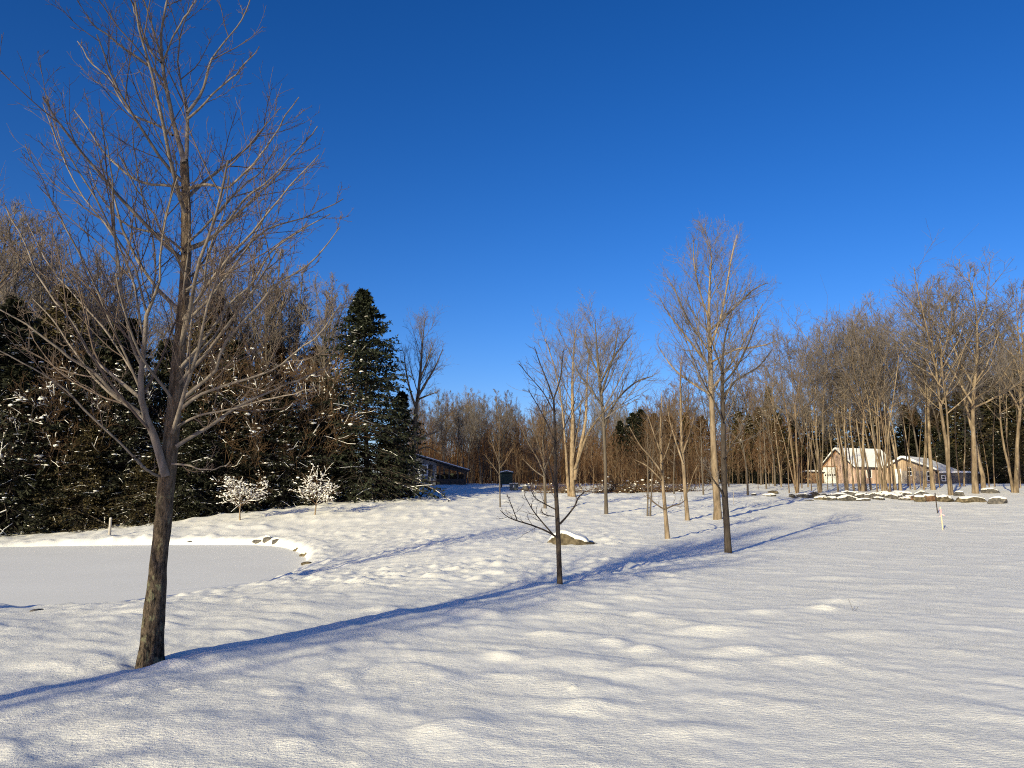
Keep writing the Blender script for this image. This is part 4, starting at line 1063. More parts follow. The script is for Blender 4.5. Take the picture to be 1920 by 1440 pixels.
# ------------------------------------------------------------------ snow laden shrubs by the pond
def snow_shrub(seed, H):
    rng = np.random.RandomState(seed)
    ta, ca, sa = Acc(), Acc(), Acc()
    P, R = tube_walk_trunk(rng, H*0.62, 0.055, wob=0.05, K=8, tip=0.4)
    tube(ta, P, R, 8)
    sh = lambda t: 1.1-0.25*t
    a = sprout(rng, P, R, 13, 0.42, 1.0, 0.95, 0.85, 7, up=0.35, wob=0.10, rk=0.012, shape=sh, rmin=0.008)
    b = sprout(rng, a[0], a[1], 8, 0.2, 1.0, 0.7, 0.42, 5, up=0.1, wob=0.12, rk=0.01, rmin=0.006)
    c = sprout(rng, b[0], b[1], 6, 0.2, 1.0, 0.8, 0.5, 4, up=0.1, wob=0.15, rk=0.01, rmin=0.005)
    for q in (a, b, c): tube(ca, q[0], q[1], 4)
    for q, n, lo in ((a, 40, 0.35), (b, 130, 0.3), (c, 300, 0.2)):
        C, T = path_points(rng, q[0], n, lo, 1.0)
        s = 0.018+0.042*rng.rand(n)**2
        blobs(sa, rng, C+np.array([0, 0, 0.015]), s*1.6, s*1.1, s*0.7, np.arctan2(T[:, 1], T[:, 0]))
    for q, fr in ((a, 0.35), (b, 0.32), (c, 0.16)):
        k = rng.rand(len(q[0])) < fr
        tube(sa, q[0][k]+np.array([0, 0, 0.012]), q[1][k]*0.5+0.004+0.010*rng.rand(k.sum(), q[1].shape[1]), 4)
    return [('trunk', ta.mesh('trunk', 'bark_tan')), ('crown', ca.mesh('crown', 'twig_brown')), ('snow', sa.mesh('snow', 'snow'))]
p = ground(450, 977); plant('crabapple_tree', snow_shrub(801, 2.3), p, 'small round tree thick with snow nearer the big maple trunk', 'small tree', 'snow laden small trees beyond the pond', scale=(z_top(p[1], 901)-p[2])/2.4)
p = ground(590, 968); plant('crabapple_tree', snow_shrub(802, 2.3), p, 'small spreading tree thick with snow in front of the big spruce side', 'small tree', 'snow laden small trees beyond the pond', scale=(z_top(p[1], 895)-p[2])/2.4)

# brush heaps under snow along the far edge
def brush(seed, W, H):
    rng = np.random.RandomState(seed)
    ca, sa = Acc(), Acc()
    n = 110
    S = np.stack([rng.normal(0, W*0.28, n), rng.normal(0, 0.5, n), np.zeros(n)], 1)
    D = norm(np.stack([rng.normal(0, 0.9, n), rng.normal(0, 0.6, n), 0.3+0.5*rng.rand(n)], 1))
    P = walk(rng, S, D, H*(0.8+0.9*rng.rand(n)), 5, -0.4, 0.15); R = np.full((n, 5), 0.02)
    a = sprout(rng, P, R, 5, 0.1, 1, 0.7, 0.5, 3, up=0, rmin=0.01)
    tube(ca, P, R, 4); tube(ca, a[0], a[1], 3)
    C, T = path_points(rng, P, 70, 0.2, 1.0)
    s = 0.03+0.09*rng.rand(70)**2
    blobs(sa, rng, C, s*1.7, s*1.1, s*0.6, np.arctan2(T[:, 1], T[:, 0]))
    return [('twig_crown', ca.mesh('twig_crown', 'twig_brown')), ('snow', sa.mesh('snow', 'snow'))]
BRU = [brush(811+i, 4.5, 1.0) for i in range(2)]
for (px, py, s, lab) in [(1150, 924, 0.9, 'snow covered brush heap behind the slim grey tree'), (1195, 923, 1.0, 'snow covered brush heap behind the two close saplings'), (1262, 922, 0.8, 'low snowy brush heap behind the two tan trunked trees'), (1050, 925, 0.7, 'snowy brush heap left of the golden stems'), (1010, 920, 0.6, 'small snowy brush heap right of the dark green box')]:
    plant('brush_heap', BRU[int(px) % 2], ground(px, py), lab, 'brush heap', 'snowy brush heaps', scale=s, rotz=0.2)

# ------------------------------------------------------------------ rocks
def rock_mesh(seed, mat, dims, cuts=9, flat=0.75):
    rng = np.random.RandomState(seed)
    bm = bmesh.new(); bmesh.ops.create_icosphere(bm, subdivisions=4, radius=1)
    V = np.array([v.co[:] for v in bm.verts])
    for _ in range(cuts):
        n = norm(rng.normal(0, 1, 3)*np.array([1, 1, 0.8])); d = 0.58+0.3*rng.rand()
        s = V@n-d
        V = V-np.where(s > 0, s, 0)[:, None]*n[None]*0.93
    nn = perlin(V[:, 0]*2.2+seed, V[:, 1]*2.2+V[:, 2]*1.7)*0.10+perlin(V[:, 0]*6+V[:, 2]*4, V[:, 1]*6+seed)*0.035
    V = V*(1+nn)[:, None]
    V = V*np.array(dims)[None]
    for v, c in zip(bm.verts, V): v.co = c
    bm.normal_update()
    for f in bm.faces: f.smooth = True
    # snow cap
    cap = bm.copy()
    kill = [f for f in cap.faces if f.normal.z < flat+0.08 or f.calc_center_median().z < dims[2]*0.1]
    bmesh.ops.delete(cap, geom=kill, context='FACES')
    me = bpy.data.meshes.new('rock'); bm.to_mesh(me); bm.free(); me.materials.append(MATS[mat])
    cm = None
    # keep the largest patch only
    seen = set(); best = []
    for f0 in cap.faces:
        if f0 in seen: continue
        comp = [f0]; seen.add(f0)
        for f in comp:
            for e in f.edges:
                for g in e.link_faces:
                    if g not in seen: seen.add(g); comp.append(g)
        if len(comp) > len(best): best = comp
    keep = set(best)
    bmesh.ops.delete(cap, geom=[f for f in cap.faces if f not in keep], context='FACES')
    if len(cap.faces) > 6:
        th = 0.035+0.035*rng.rand()
        r = bmesh.ops.extrude_face_region(cap, geom=cap.faces[:])
        vs = [g for g in r['geom'] if isinstance(g, bmesh.types.BMVert)]
        bound = {v for v in vs if any(len(e.link_faces) < 2 or any(abs(f.normal.z) < 0.3 for f in e.link_faces) for e in v.link_edges)}
        for v in vs:
            v.co.z += th*(1+0.5*float(perlin(np.array([v.co.x*3+seed]), np.array([v.co.y*3]))[0]))
        bmesh.ops.smooth_vert(cap, verts=vs, factor=0.5, use_axis_x=True, use_axis_y=True, use_axis_z=True)
        bmesh.ops.recalc_face_normals(cap, faces=cap.faces)
        for f in cap.faces: f.smooth = True
        cm = bpy.data.meshes.new('snow'); cap.to_mesh(cm); cm.materials.append(MATS['snow'])
    cap.free()
    return me, cm

def rock(name, label, px, py, w, h, dep, mat, seed, group=None, rot=0.0, sink=0.3, flat=0.75, snow=True, lift=0.0):
    p = ground(px, py)
    k = p[1]/F
    dims = (w*k*0.55, dep, h*k*0.75)
    me, cm = rock_mesh(seed, mat, dims, flat=flat)
    o = put(name, me, None, (p[0], p[1]+dep*0.6, p[2]+dims[2]*(1-2*sink)+lift))
    o.rotation_euler = (0, 0, rot)
    tag(o, label, 'rock', group)
    if cm and snow: put('snow', cm, o)
    return o

# the boulder by the sapling: long wedge, high to the left, snow lying along its top
def big_boulder():
    p = ground(1074, 1024); k = p[1]/F
    rng = np.random.RandomState(3)
    root = empty('boulder', tuple(p), 0, 'wedge shaped brown boulder with snow on top behind the slim dark sapling', 'boulder')
    bm = bmesh.new(); bmesh.ops.create_icosphere(bm, subdivisions=4, radius=1)
    V = np.array([v.co[:] for v in bm.verts])
    for n, d in [((-0.9, -0.3, 0.3), 0.72), ((0.25, -0.95, 0.15), 0.55), ((-0.35, -0.9, 0.2), 0.6), ((0.6, -0.6, 0.4), 0.65), ((0.2, 0.1, 1), 0.55), ((0.5, -0.1, 0.85), 0.5), ((-0.3, 0.3, 0.9), 0.62)]:
        n = norm(np.array(n)); s = V@n-d
        V = V-np.where(s > 0, s, 0)[:, None]*n[None]*0.95
    nn = perlin(V[:, 0]*2.5, V[:, 1]*2.5+V[:, 2]*2)*0.12+perlin(V[:, 0]*7+V[:, 2]*4, V[:, 1]*7)*0.04
    V = V*(1+nn)[:, None]
    X = V[:, 0]*50*k; Y = V[:, 1]*0.55+0.5; Z = V[:, 2]*26*k*(1-0.38*V[:, 0])+0.03
    for v, c in zip(bm.verts, zip(X, Y, Z)): v.co = c
    bm.normal_update()
    for f in bm.faces: f.smooth = True
    cap = bm.copy()
    bmesh.ops.delete(cap, geom=[f for f in cap.faces if f.normal.z < 0.62 or f.calc_center_median().z < 0.1], context='FACES')
    r = bmesh.ops.extrude_face_region(cap, geom=cap.faces[:])
    vs = [g for g in r['geom'] if isinstance(g, bmesh.types.BMVert)]
    for v in vs:
        rim = any(abs(f.normal.z) < 0.35 for f in v.link_faces)
        v.co.z += 0.035 if rim else 0.11
    bmesh.ops.smooth_vert(cap, verts=vs, factor=0.5, use_axis_x=True, use_axis_y=True, use_axis_z=True)
    bmesh.ops.smooth_vert(cap, verts=vs, factor=0.5, use_axis_x=True, use_axis_y=True, use_axis_z=True)
    bmesh.ops.recalc_face_normals(cap, faces=cap.faces)
    me = bpy.data.meshes.new('stone'); bm.to_mesh(me); bm.free(); me.materials.append(MATS['rock_brown'])
    put('stone', me, root)
    cm = bpy.data.meshes.new('snow'); cap.to_mesh(cm); cap.free(); cm.materials.append(MATS['snow'])
    put('snow', cm, root)
big_boulder()

GW = 'rocks of the low stone row before the wooden buildings'
LW = 'snow capped rock in the low stone row before the wooden buildings'
rr = random.Random(4)
ROW = [(1445, 931, 22, 7, 'rock_grey'), (1452, 926, 16, 6, 'rock_brown'), (1488, 931, 14, 6, 'rock_grey'), (1510, 934, 22, 9, 'rock_grey'), (1530, 933, 26, 14, 'rock_brown'), (1545, 938, 26, 10, 'rock_brown'), (1556, 933, 22, 12, 'rock_grey'), (1563, 939, 14, 8, 'rock_grey'),
       (1578, 935, 26, 13, 'rock_grey'), (1592, 931, 26, 10, 'rock_grey'), (1592, 938, 34, 12, 'rock_grey'), (1620, 934, 28, 13, 'rock_grey'), (1640, 935, 28, 13, 'rock_grey'), (1622, 939, 24, 8, 'rock_grey'), (1650, 938, 22, 8, 'rock_grey'), (1662, 930, 18, 9, 'rock_grey'), (1679, 936, 40, 16, 'rock_grey'),
       (1690, 930, 26, 12, 'rock_grey'), (1702, 938, 18, 8, 'rock_grey'), (1712, 938, 26, 16, 'rock_rust'), (1708, 931, 20, 12, 'rock_grey'), (1730, 934, 24, 18, 'rock_grey'), (1728, 941, 20, 14, 'rock_brown'), (1748, 940, 26, 14, 'rock_rust'), (1761, 938, 14, 10, 'rock_rust'), (1572, 929, 12, 6, 'rock_grey'), (1606, 928, 14, 7, 'rock_grey'), (1632, 929, 10, 5, 'rock_brown'), (1655, 943, 8, 4, 'rock_grey'), (1606, 943, 9, 4, 'rock_grey'), (1572, 943, 8, 4, 'rock_brown'), (1694, 944, 10, 5, 'rock_grey'), (1495, 936, 9, 4, 'rock_grey'), (1520, 940, 10, 4, 'rock_grey'), (1740, 928, 10, 5, 'rock_grey')]
for i, (px, py, w, h, mt) in enumerate(ROW):
    if py > 942: continue
    rock('rock', LW, px, py, w*rr.uniform(0.95, 1.35), h*rr.uniform(0.6, 0.98), 0.35+0.3*rr.random(), mt, 900+i, GW, rr.uniform(-0.3, 0.3), sink=rr.uniform(0.24, 0.36), snow=h > 6)
rock('boulder', 'long low rusty boulder in the stone row left of the ribboned stake', 1778, 941, 32, 12, 0.6, 'rock_brown', 931, GW)
rock('boulder', 'longest flat brown boulder at the right end of the stone row', 1822, 942, 64, 10, 0.6, 'rock_brown', 932, GW)
rock('boulder', 'dark rounded boulder lying alone just beyond the right end of the stone row', 1880, 945, 40, 11, 0.7, 'rock_grey', 933, GW, sink=0.22)
rock('boulder', 'dark humped boulder at the foot of the reddish trunk', 1864, 925, 32, 9, 0.8, 'rock_grey', 934, None)
rock('rock', 'small grey rock behind the longest flat boulder', 1804, 931, 17, 9, 0.5, 'rock_grey', 935, None)
rock('rock', 'lone grey rock in the snow left of the stone row, by the snow flecked sapling', 1415, 929, 10, 4, 0.3, 'rock_grey', 936, None)
GP = 'stones along the pond shore'
for i, (px, py, w, h, mt, lab) in enumerate([(482, 1022, 18, 8, 'rock_grey', 'flat dark stone at the water edge, leftmost of the far shore group'), (500, 1019, 16, 12, 'rock_grey', 'dark stone in the middle of the far shore group'), (517, 1020, 16, 10, 'rock_grey', 'mottled stone at the right of the far shore group'),
                                            (556, 1034, 12, 8, 'rock_brown', 'small tan stone at the bend of the pond shore'), (571, 1045, 18, 10, 'rock_brown', 'snowy tan stone on the right pond shore above the brown stone'), (574, 1061, 20, 9, 'rock_brown', 'bare brown stone at the right tip of the pond'),
                                            (357, 1020, 20, 3, 'rock_grey', 'thin dark stone on the far pond shore right of the maple trunk'), (210, 1010, 10, 6, 'rock_grey', 'small round stone at the foot of the pale post'), (62, 1147, 16, 4, 'rock_grey', 'flat dark stone on the near pond shore'), (436, 1103, 9, 3, 'rock_grey', 'small stone showing on the near pond shore right of the trunk')]):
    rock('stone', lab, px, py, w*1.1, h*0.85, 0.14, mt, 950+i, GP, sink=0.36, snow=(i in (1, 2, 3, 4)))

# ------------------------------------------------------------------ buildings
def box(bm, x0, x1, y0, y1, z0, z1):
    vs = [bm.verts.new(c) for c in [(x0, y0, z0), (x1, y0, z0), (x1, y1, z0), (x0, y1, z0), (x0, y0, z1), (x1, y0, z1), (x1, y1, z1), (x0, y1, z1)]]
    for f in [(0, 3, 2, 1), (4, 5, 6, 7), (0, 1, 5, 4), (1, 2, 6, 5), (2, 3, 7, 6), (3, 0, 4, 7)]:
        bm.faces.new([vs[i] for i in f])
def prism(bm, poly, y0, y1):
    """poly in x,z extruded along y"""
    a = [bm.verts.new((x, y0, z)) for x, z in poly]; b = [bm.verts.new((x, y1, z)) for x, z in poly]
    n = len(poly)
    bm.faces.new(a[::-1]); bm.faces.new(b)
    for i in range(n):
        j = (i+1) % n
        bm.faces.new((a[i], a[j], b[j], b[i]))
def part(name, parent, mat, fn, bevel=0.0):
    bm = bmesh.new(); fn(bm)
    bmesh.ops.recalc_face_normals(bm, faces=bm.faces)
    if bevel: bmesh.ops.bevel(bm, geom=bm.edges[:], offset=bevel, segments=3, affect='EDGES', profile=0.5)
    me = bpy.data.meshes.new(name); bm.to_mesh(me); bm.free(); me.materials.append(MATS[mat])
    return put(name, me, parent)
def roof(root, W, L, ze, zr, over=0.35, snow=0.22, xr=None, mat='roof_dark', y0=0.0):
    """gable along y: eaves at x=+-W/2"""
    xr = 0.0 if xr is None else xr
    def slope(x_e, sgn):
        k = (zr-ze)/(abs(x_e-xr)); xo = x_e+sgn*over; zo = ze-k*over
        return xo, zo
    xl, zl = slope(-W/2, -1); x2, z2 = slope(W/2, 1)
    t = 0.12
    part('roof', root, mat, lambda bm: prism(bm, [(xl, zl), (xr, zr), (x2, z2), (x2, z2+t), (xr, zr+t), (xl, zl+t)], y0-over, L+over))
    s = snow
    part('roof_snow', root, 'snow', lambda bm: prism(bm, [(xl+0.05, zl+t+0.01), (xr, zr+t+0.01), (x2-0.05, z2+t+0.01), (x2-0.02, z2+t+s*0.8), (xr+0.25, zr+t+s-0.06), (xr, zr+t+s), (xr-0.25, zr+t+s-0.06), (xl+0.02, zl+t+s*0.8)], y0-over+0.04, L+over-0.04), bevel=0.05)
def window(root, x, z, w, h, y, nx=1, nz=2, fw=0.09):
    fr = part('window', root, 'white_paint', lambda bm: [box(bm, x-w/2, x-w/2+fw, y-0.06, y, z, z+h), box(bm, x+w/2-fw, x+w/2, y-0.06, y, z, z+h), box(bm, x-w/2+fw, x+w/2-fw, y-0.06, y, z, z+fw), box(bm, x-w/2+fw, x+w/2-fw, y-0.06, y, z+h-fw, z+h),
                                                        box(bm, x-w/2+fw, x+w/2-fw, y-0.055, y, z+h/2-fw/2, z+h/2+fw/2)])
    part('pane', fr, 'glass_dark', lambda bm: [box(bm, x-w/2+fw, x+w/2-fw, y-0.02, y, z+fw, z+h/2-fw/2), box(bm, x-w/2+fw, x+w/2-fw, y-0.02, y, z+h/2+fw/2, z+h-fw)])
    return fr
def side_window(root, y, z, w, h, x):
    fr = part('window', root, 'white_paint', lambda bm: [box(bm, x, x+0.06, y-w/2, y-w/2+0.09, z, z+h), box(bm, x, x+0.06, y+w/2-0.09, y+w/2, z, z+h), box(bm, x, x+0.06, y-w/2+0.09, y+w/2-0.09, z, z+0.09), box(bm, x, x+0.06, y-w/2+0.09, y+w/2-0.09, z+h-0.09, z+h)])
    part('pane', fr, 'glass_dark', lambda bm: box(bm, x, x+0.02, y-w/2+0.09, y+w/2-0.09, z+0.09, z+h-0.09))

# garage: gable front at y=0 facing -y, turned to the left
def garage():
    D = 106.0
    c = stand(1573, D); k = D/F
    th = rad(-67)
    root = empty('garage', tuple(c), th, 'orange board garage with a white overhead door and steep snowy roof', 'garage')
    W, L, ze, zr = 5.6, 7.6, 2.35, 4.6
    part('wall', root, 'boards_orange', lambda bm: prism(bm, [(-W/2, -0.3), (W/2, -0.3), (W/2, ze), (0, zr), (-W/2, ze)], 0, L))
    roof(root, W, L, ze, zr, 0.4, 0.22)
    part('rake_trim', root, 'trim_brown', lambda bm: [prism(bm, [(-W/2-0.4, ze-0.5), (0, zr-0.2), (0, zr), (-W/2-0.4, ze-0.3)], -0.06, -0.003), prism(bm, [(0, zr-0.2), (W/2+0.4, ze-0.5), (W/2+0.4, ze-0.3), (0, zr)], -0.06, -0.003)])
    d = part('garage_door', root, 'door_white', lambda bm: [box(bm, -2.62, -0.25, -0.05, 0, -0.2, 2.3)]+[box(bm, -2.62, -0.25, -0.062, -0.05, 0.38+0.62*i, 0.40+0.62*i) for i in range(3)])
    for i in range(5):
        part('door_window', d, 'glass_dark', lambda bm: box(bm, -2.36+i*0.42, -2.13+i*0.42, -0.075, -0.05, 1.08, 1.32))
    part('door_frame', root, 'trim_brown', lambda bm: [box(bm, -2.72, -2.623, -0.07, 0, -0.2, 2.3), box(bm, -0.247, -0.15, -0.07, 0, -0.2, 2.3), box(bm, -2.72, -0.15, -0.07, 0, 2.303, 2.42)])
    side_window(root, 2.6, 0.75, 0.9, 1.25, W/2)
garage()

def workshop():
    D = 100.0
    c = stand(1707, D); k = D/F
    root = empty('workshop', tuple(c), rad(-46), 'gabled board workshop with grey door and white framed windows under a snowy roof', 'workshop')
    W, L, ze, zr = 6.1, 8.0, 1.65, 3.25
    part('wall', root, 'boards_tan', lambda bm: prism(bm, [(-W/2, -0.3), (W/2, -0.3), (W/2, ze), (-0.7, zr), (-W/2, ze+0.35)], 0, L))
    xr = -0.7
    part('roof', root, 'roof_dark', lambda bm: prism(bm, [(-W/2-0.35, ze+0.15), (xr, zr), (W/2+0.35, ze-0.15), (W/2+0.35, ze-0.03), (xr, zr+0.12), (-W/2-0.35, ze+0.27)], -0.4, L+0.3))
    part('roof_snow', root, 'snow', lambda bm: prism(bm, [(-W/2-0.32, ze+0.29), (xr, zr+0.13), (W/2+0.32, ze-0.01), (W/2+0.34, ze+0.22), (xr+0.3, zr+0.36), (xr-0.2, zr+0.38), (-W/2-0.34, ze+0.50)], -0.36, L+0.26), bevel=0.06)
    part('door', root, 'grey_board', lambda bm: [box(bm, 0.75, 1.85, -0.05, 0, -0.2, 1.62)])
    d2 = part('door', root, 'door_white', lambda bm: box(bm, -1.75, -1.0, -0.05, 0, -0.1, 1.95)); d2['label'] = 'white side door with trim'
    part('door', root, 'grey_board', lambda bm: box(bm, -0.95, -0.15, -0.04, 0, -0.1, 1.7))
    window(root, 0.05, 1.05, 0.6, 1.05, 0); window(root, 2.4, 0.35, 0.75, 1.2, 0)
    # lean-to on the right
    part('lean_to', root, 'shed_grey', lambda bm: box(bm, W/2+0.003, W/2+3.3, 0.6, L-0.4, -0.3, 1.28))
    part('lean_to_snow', root, 'snow', lambda bm: prism(bm, [(W/2+0.1, 1.29), (W/2+3.6, 1.29), (W/2+3.55, 1.5), (W/2+0.4, 1.62)], 0.4, L-0.2), bevel=0.05)
    window(root, W/2+0.75, 0.3, 0.5, 0.75, 0.6)
workshop()

def small_shed():
    D = 108.0
    c = stand(1500, D)
    root = empty('shed', tuple(c), rad(-60), 'small low tan shed with thick snow on its roof left of the garage', 'shed')
    part('wall', root, 'boards_shed', lambda bm: prism(bm, [(-1.5, -0.3), (1.5, -0.3), (1.5, 1.5), (-1.5, 1.25)], 0, 3.0))
    part('roof', root, 'roof_dark', lambda bm: prism(bm, [(-1.75, 1.24), (1.75, 1.54), (1.75, 1.6), (-1.75, 1.3)], -0.25, 3.2))
    part('roof_snow', root, 'snow', lambda bm: prism(bm, [(-1.73, 1.31), (1.73, 1.61), (1.7, 1.85), (-1.7, 1.55)], -0.23, 3.18), bevel=0.07)
small_shed()

def house():
    D = 80.0
    c = stand(818, D)
    root = empty('house', tuple(c), rad(8), 'pale gabled house with shuttered window and dark open porch beyond the big spruce', 'house')
    # wall gable spans x -5.2..0 ; the roof runs on down over the porch at the right, 0..3.3
    apex = (-2.1, 2.95)
    part('wall', root, 'siding_white', lambda bm: prism(bm, [(-5.2, 0.30), (0, 0.30), (0, 2.3), (-2.1, 2.85), (-5.2, 1.9)], 0, 7))
    part('foundation', root, 'concrete', lambda bm: box(bm, -5.15, -0.05, 0.05, 6.9, -0.5, 0.29))
    part('belt_trim', root, 'dark_wood', lambda bm: box(bm, -5.2, 0, -0.05, -0.003, 0.30, 0.42))
    part('roof', root, 'roof_dark', lambda bm: prism(bm, [(-5.6, 1.82), apex, (3.4, 1.42), (3.4, 1.52), (-2.1, 3.06), (-5.6, 1.93)], -0.5, 7.4))
    part('roof_snow', root, 'snow', lambda bm: prism(bm, [(-5.57, 1.95), (-2.1, 3.07), (3.37, 1.53), (3.37, 1.62), (-2.1, 3.19), (-5.57, 2.05)], -0.47, 7.35), bevel=0.03)
    window(root, -1.35, 0.95, 0.95, 1.15, 0, fw=0.13)
    for x in (-2.1, -0.6): part('shutter', root, 'dark_wood', lambda bm: box(bm, x-0.2, x+0.2, -0.05, 0, 0.95, 2.1))
    for x in (0.35, 1.3, 2.2, 3.0): part('porch_post', root, 'dark_wood', lambda bm: box(bm, x-0.07, x+0.07, -0.2, -0.05, -0.4, 2.2-0.29*x-0.05))
    part('porch_rail', root, 'dark_wood', lambda bm: box(bm, 0.05, 3.0, -0.16, -0.08, 0.0, 0.62))
    part('porch_screen', root, 'dark_wood', lambda bm: box(bm, 0.05, 3.1, 3.2, 3.3, -0.4, 1.2))
    part('porch_floor', root, 'dark_wood', lambda bm: box(bm, 0.003, 3.1, -0.2, 6.8, -0.45, -0.02))
    part('porch_beam', root, 'dark_wood', lambda bm: prism(bm, [(0.05, 1.95), (3.2, 1.1), (3.2, 1.38), (0.05, 2.28)], -0.2, -0.05))
    part('chimney', root, 'concrete', lambda bm: box(bm, -4.6, -4.0, 3, 3.6, 2.1, 3.6))
house()

def green_box():
    c = stand(950, 70.0)
    root = empty('wood_bin', tuple(c), rad(4), 'dark green roofed box on legs with snow on top at the edge of the yard', 'outdoor box')
    part('body', root, 'dark_green', lambda bm: box(bm, -0.55, 0.55, 0, 0.9, 0.4, 1.35), 0.02)
    part('roof', root, 'dark_green', lambda bm: prism(bm, [(-0.62, 1.36), (0.62, 1.36), (0.62, 1.42), (0, 1.55), (-0.62, 1.42)], -0.1, 1.0))
    part('snow', root, 'snow', lambda bm: prism(bm, [(-0.6, 1.43), (0, 1.56), (0.6, 1.43), (0.58, 1.52), (0, 1.66), (-0.58, 1.52)], -0.08, 0.98), 0.02)
    for x in (-0.45, 0.45):
        for y in (0.1, 0.8): part('leg', root, 'dark_wood', lambda bm: box(bm, x-0.05, x+0.05, y-0.05, y+0.05, -0.1, 0.4))
    c = stand(963, 66.0)
    r2 = empty('storage_chest', tuple(c), rad(-6), 'low grey green chest with snow on its lid beside the dark green box', 'storage chest')
    part('body', r2, 'grey_green', lambda bm: box(bm, -0.36, 0.36, 0, 0.5, -0.05, 0.5), 0.03)
    part('lid', r2, 'grey_green', lambda bm: box(bm, -0.39, 0.39, -0.03, 0.53, 0.503, 0.57), 0.02)
    part('snow', r2, 'snow', lambda bm: box(bm, -0.36, 0.36, 0, 0.5, 0.573, 0.63), 0.025)
    part('latch', r2, 'white_paint', lambda bm: box(bm, -0.04, 0.04, -0.03, 0, 0.2, 0.45))
green_box()
rock('rock', 'grey hump of stone right of the grey green chest', 984, 922, 15, 12, 0.5, 'rock_grey', 970, None)

# ------------------------------------------------------------------ small things
p = ground(205, 1007)
def post():
    root = empty('post', tuple(p), 0, 'short pale post standing on the far bank of the pond', 'post')
    k = p[1]/F
    part('shaft', root, 'post_grey', lambda bm: bmesh.ops.create_cone(bm, cap_ends=True, segments=14, radius1=2.6*k, radius2=2.4*k, depth=34*k+0.2, matrix=Matrix.Translation((0, 0, 17*k-0.1))), 0.01)
    part('snow_cap', root, 'snow', lambda bm: bmesh.ops.create_uvsphere(bm, u_segments=12, v_segments=8, radius=2.4*k, matrix=Matrix.Translation((0, 0, 34*k)) @ Matrix.Diagonal((1, 1, 0.45, 1))))
post()
def stake(px, py, top, w, mat, label, ribbon=False, lean=0.0):
    p = ground(px, py); k = p[1]/F; H = z_top(p[1], top)-p[2]
    root = empty('stake', tuple(p), 0.3, label, 'stake')
    root.rotation_euler = (0, lean, 0.2)
    part('shaft', root, mat, lambda bm: box(bm, -w*k/2, w*k/2, -w*k/2, w*k/2, -0.2, H))
    if ribbon:
        acc = Acc()
        n = 9
        for sgn in (-1, 1):
            xs = np.linspace(0, sgn*0.11, n); zs = H*0.72-0.10*np.linspace(0, 1, n)**1.5
            ys = -0.03+0.03*np.sin(np.linspace(0, 6, n))
            P = np.stack([np.stack([xs, ys, zs], 1), np.stack([xs, ys-0.01, zs-0.045], 1)], 1)
            idx = np.arange(n*2).reshape(n, 2)
            acc.add(P, np.stack([idx[:-1, 0], idx[1:, 0], idx[1:, 1], idx[:-1, 1]], -1))
        put('ribbon', acc.mesh('ribbon', 'ribbon_pink'), root)
        part('ribbon_wrap', root, 'ribbon_pink', lambda bm: box(bm, -w*k/2-0.006, w*k/2+0.006, -w*k/2-0.006, w*k/2+0.006, H*0.66, H*0.92))
stake(1768, 994, 950, 1.3, 'stake_yellow', 'yellow survey stake with pink ribbon standing in the open snow', True, -0.05)
stake(1758, 962, 924, 1.3, 'dark_wood', 'thin dark stake left behind the pink ribboned stake', False, -0.06)
stake(1376, 945, 922, 1.0, 'post_grey', 'thin grey marker stake right of the slender dark trunk', False, 0.0)
def weed(px, py, pts, label):
    p = ground(px, py); k = p[1]/F
    acc = Acc()
    for pl in pts:
        a = resample([[q[0]*k, q[2], q[1]*k, 0.0022] for q in pl], 6)
        tube(acc, a[:, :3], a[:, 3], 5)
    o = put('dry_stalk', acc.mesh('dry_stalk', 'bark_dark'), None, tuple(p))
    tag(o, label, 'dry stalk')
weed(1598, 1147, [[(2, -4, 0), (0, 6, 0), (-4, 22, 0.03)], [(2, 0, 0), (8, 4, 0), (14, 8, 0.05)]], 'thin dry stalk bent like a tick poking from the smooth snow')
weed(1646, 977, [[(0, -3, 0), (0, 5, 0), (1, 9, 0.03)], [(0, 2, 0), (3, 6, 0)]], 'tiny dry stalk in the snow left of the ribboned stake')

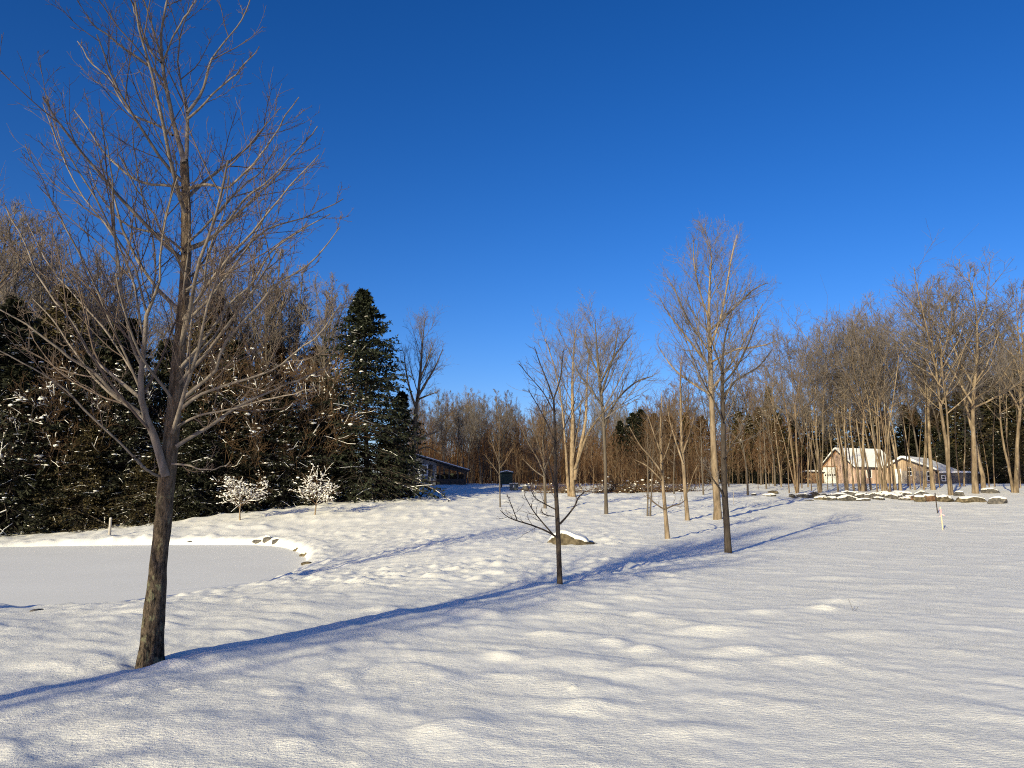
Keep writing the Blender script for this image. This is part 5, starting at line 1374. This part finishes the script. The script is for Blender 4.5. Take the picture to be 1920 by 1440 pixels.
# ------------------------------------------------------------------ light, sky, camera
def light():
    L = bpy.data.lights.new('sun', 'SUN'); o = bpy.data.objects.new('sun', L); COL.objects.link(o)
    L.energy = 4.6; L.angle = rad(0.55); L.color = (1.0, 0.90, 0.59)
    e = rad(SUN_EL)
    d = Vector((SHADE[0]*math.cos(e), SHADE[1]*math.cos(e), -math.sin(e)))
    o.rotation_euler = d.to_track_quat('-Z', 'Y').to_euler()
    o.location = (-20, -30, 20)
    w = bpy.data.worlds.new('World'); scene.world = w; w.use_nodes = True
    nt = w.node_tree
    bg = nt.nodes['Background']
    sk = nt.nodes.new('ShaderNodeTexSky'); sk.sky_type = 'NISHITA'; sk.sun_disc = False
    sk.sun_elevation = e
    sk.sun_rotation = math.atan2(-SHADE[0], -SHADE[1])
    sk.altitude = 300; sk.air_density = 1.0; sk.dust_density = 0.9; sk.ozone_density = 4.0
    hs = nt.nodes.new('ShaderNodeHueSaturation'); hs.inputs['Saturation'].default_value = 1.25
    gm = nt.nodes.new('ShaderNodeGamma'); gm.inputs[1].default_value = 1.2
    nt.links.new(sk.outputs[0], hs.inputs['Color']); nt.links.new(hs.outputs[0], gm.inputs[0]); tint = nt.nodes.new('ShaderNodeMix'); tint.data_type = 'RGBA'; tint.blend_type = 'MULTIPLY'; tint.inputs[0].default_value = 1.0
    tint.inputs[7].default_value = (0.70, 0.56, 0.66, 1)
    nt.links.new(gm.outputs[0], tint.inputs[6]); nt.links.new(tint.outputs[2], bg.inputs[0])
    bg.inputs[1].default_value = 0.111
light()
cam = bpy.data.cameras.new('camera'); co = bpy.data.objects.new('camera', cam); COL.objects.link(co)
co.location = tuple(EYE); co.rotation_euler = (math.pi/2+PITCH, 0, 0)
cam.sensor_width = 36; cam.lens = 36*F/1920; cam.clip_start = 0.05; cam.clip_end = 3000
scene.camera = co
scene.view_settings.view_transform = 'Standard'; scene.view_settings.look = 'None'
scene.view_settings.exposure = 0.55; scene.view_settings.gamma = 1.0
scene.render.engine = 'CYCLES'
scene.cycles.max_bounces = 5; scene.cycles.diffuse_bounces = 3; scene.cycles.glossy_bounces = 2
scene.cycles.use_denoising = False
scene.cycles.filter_width = 1.1
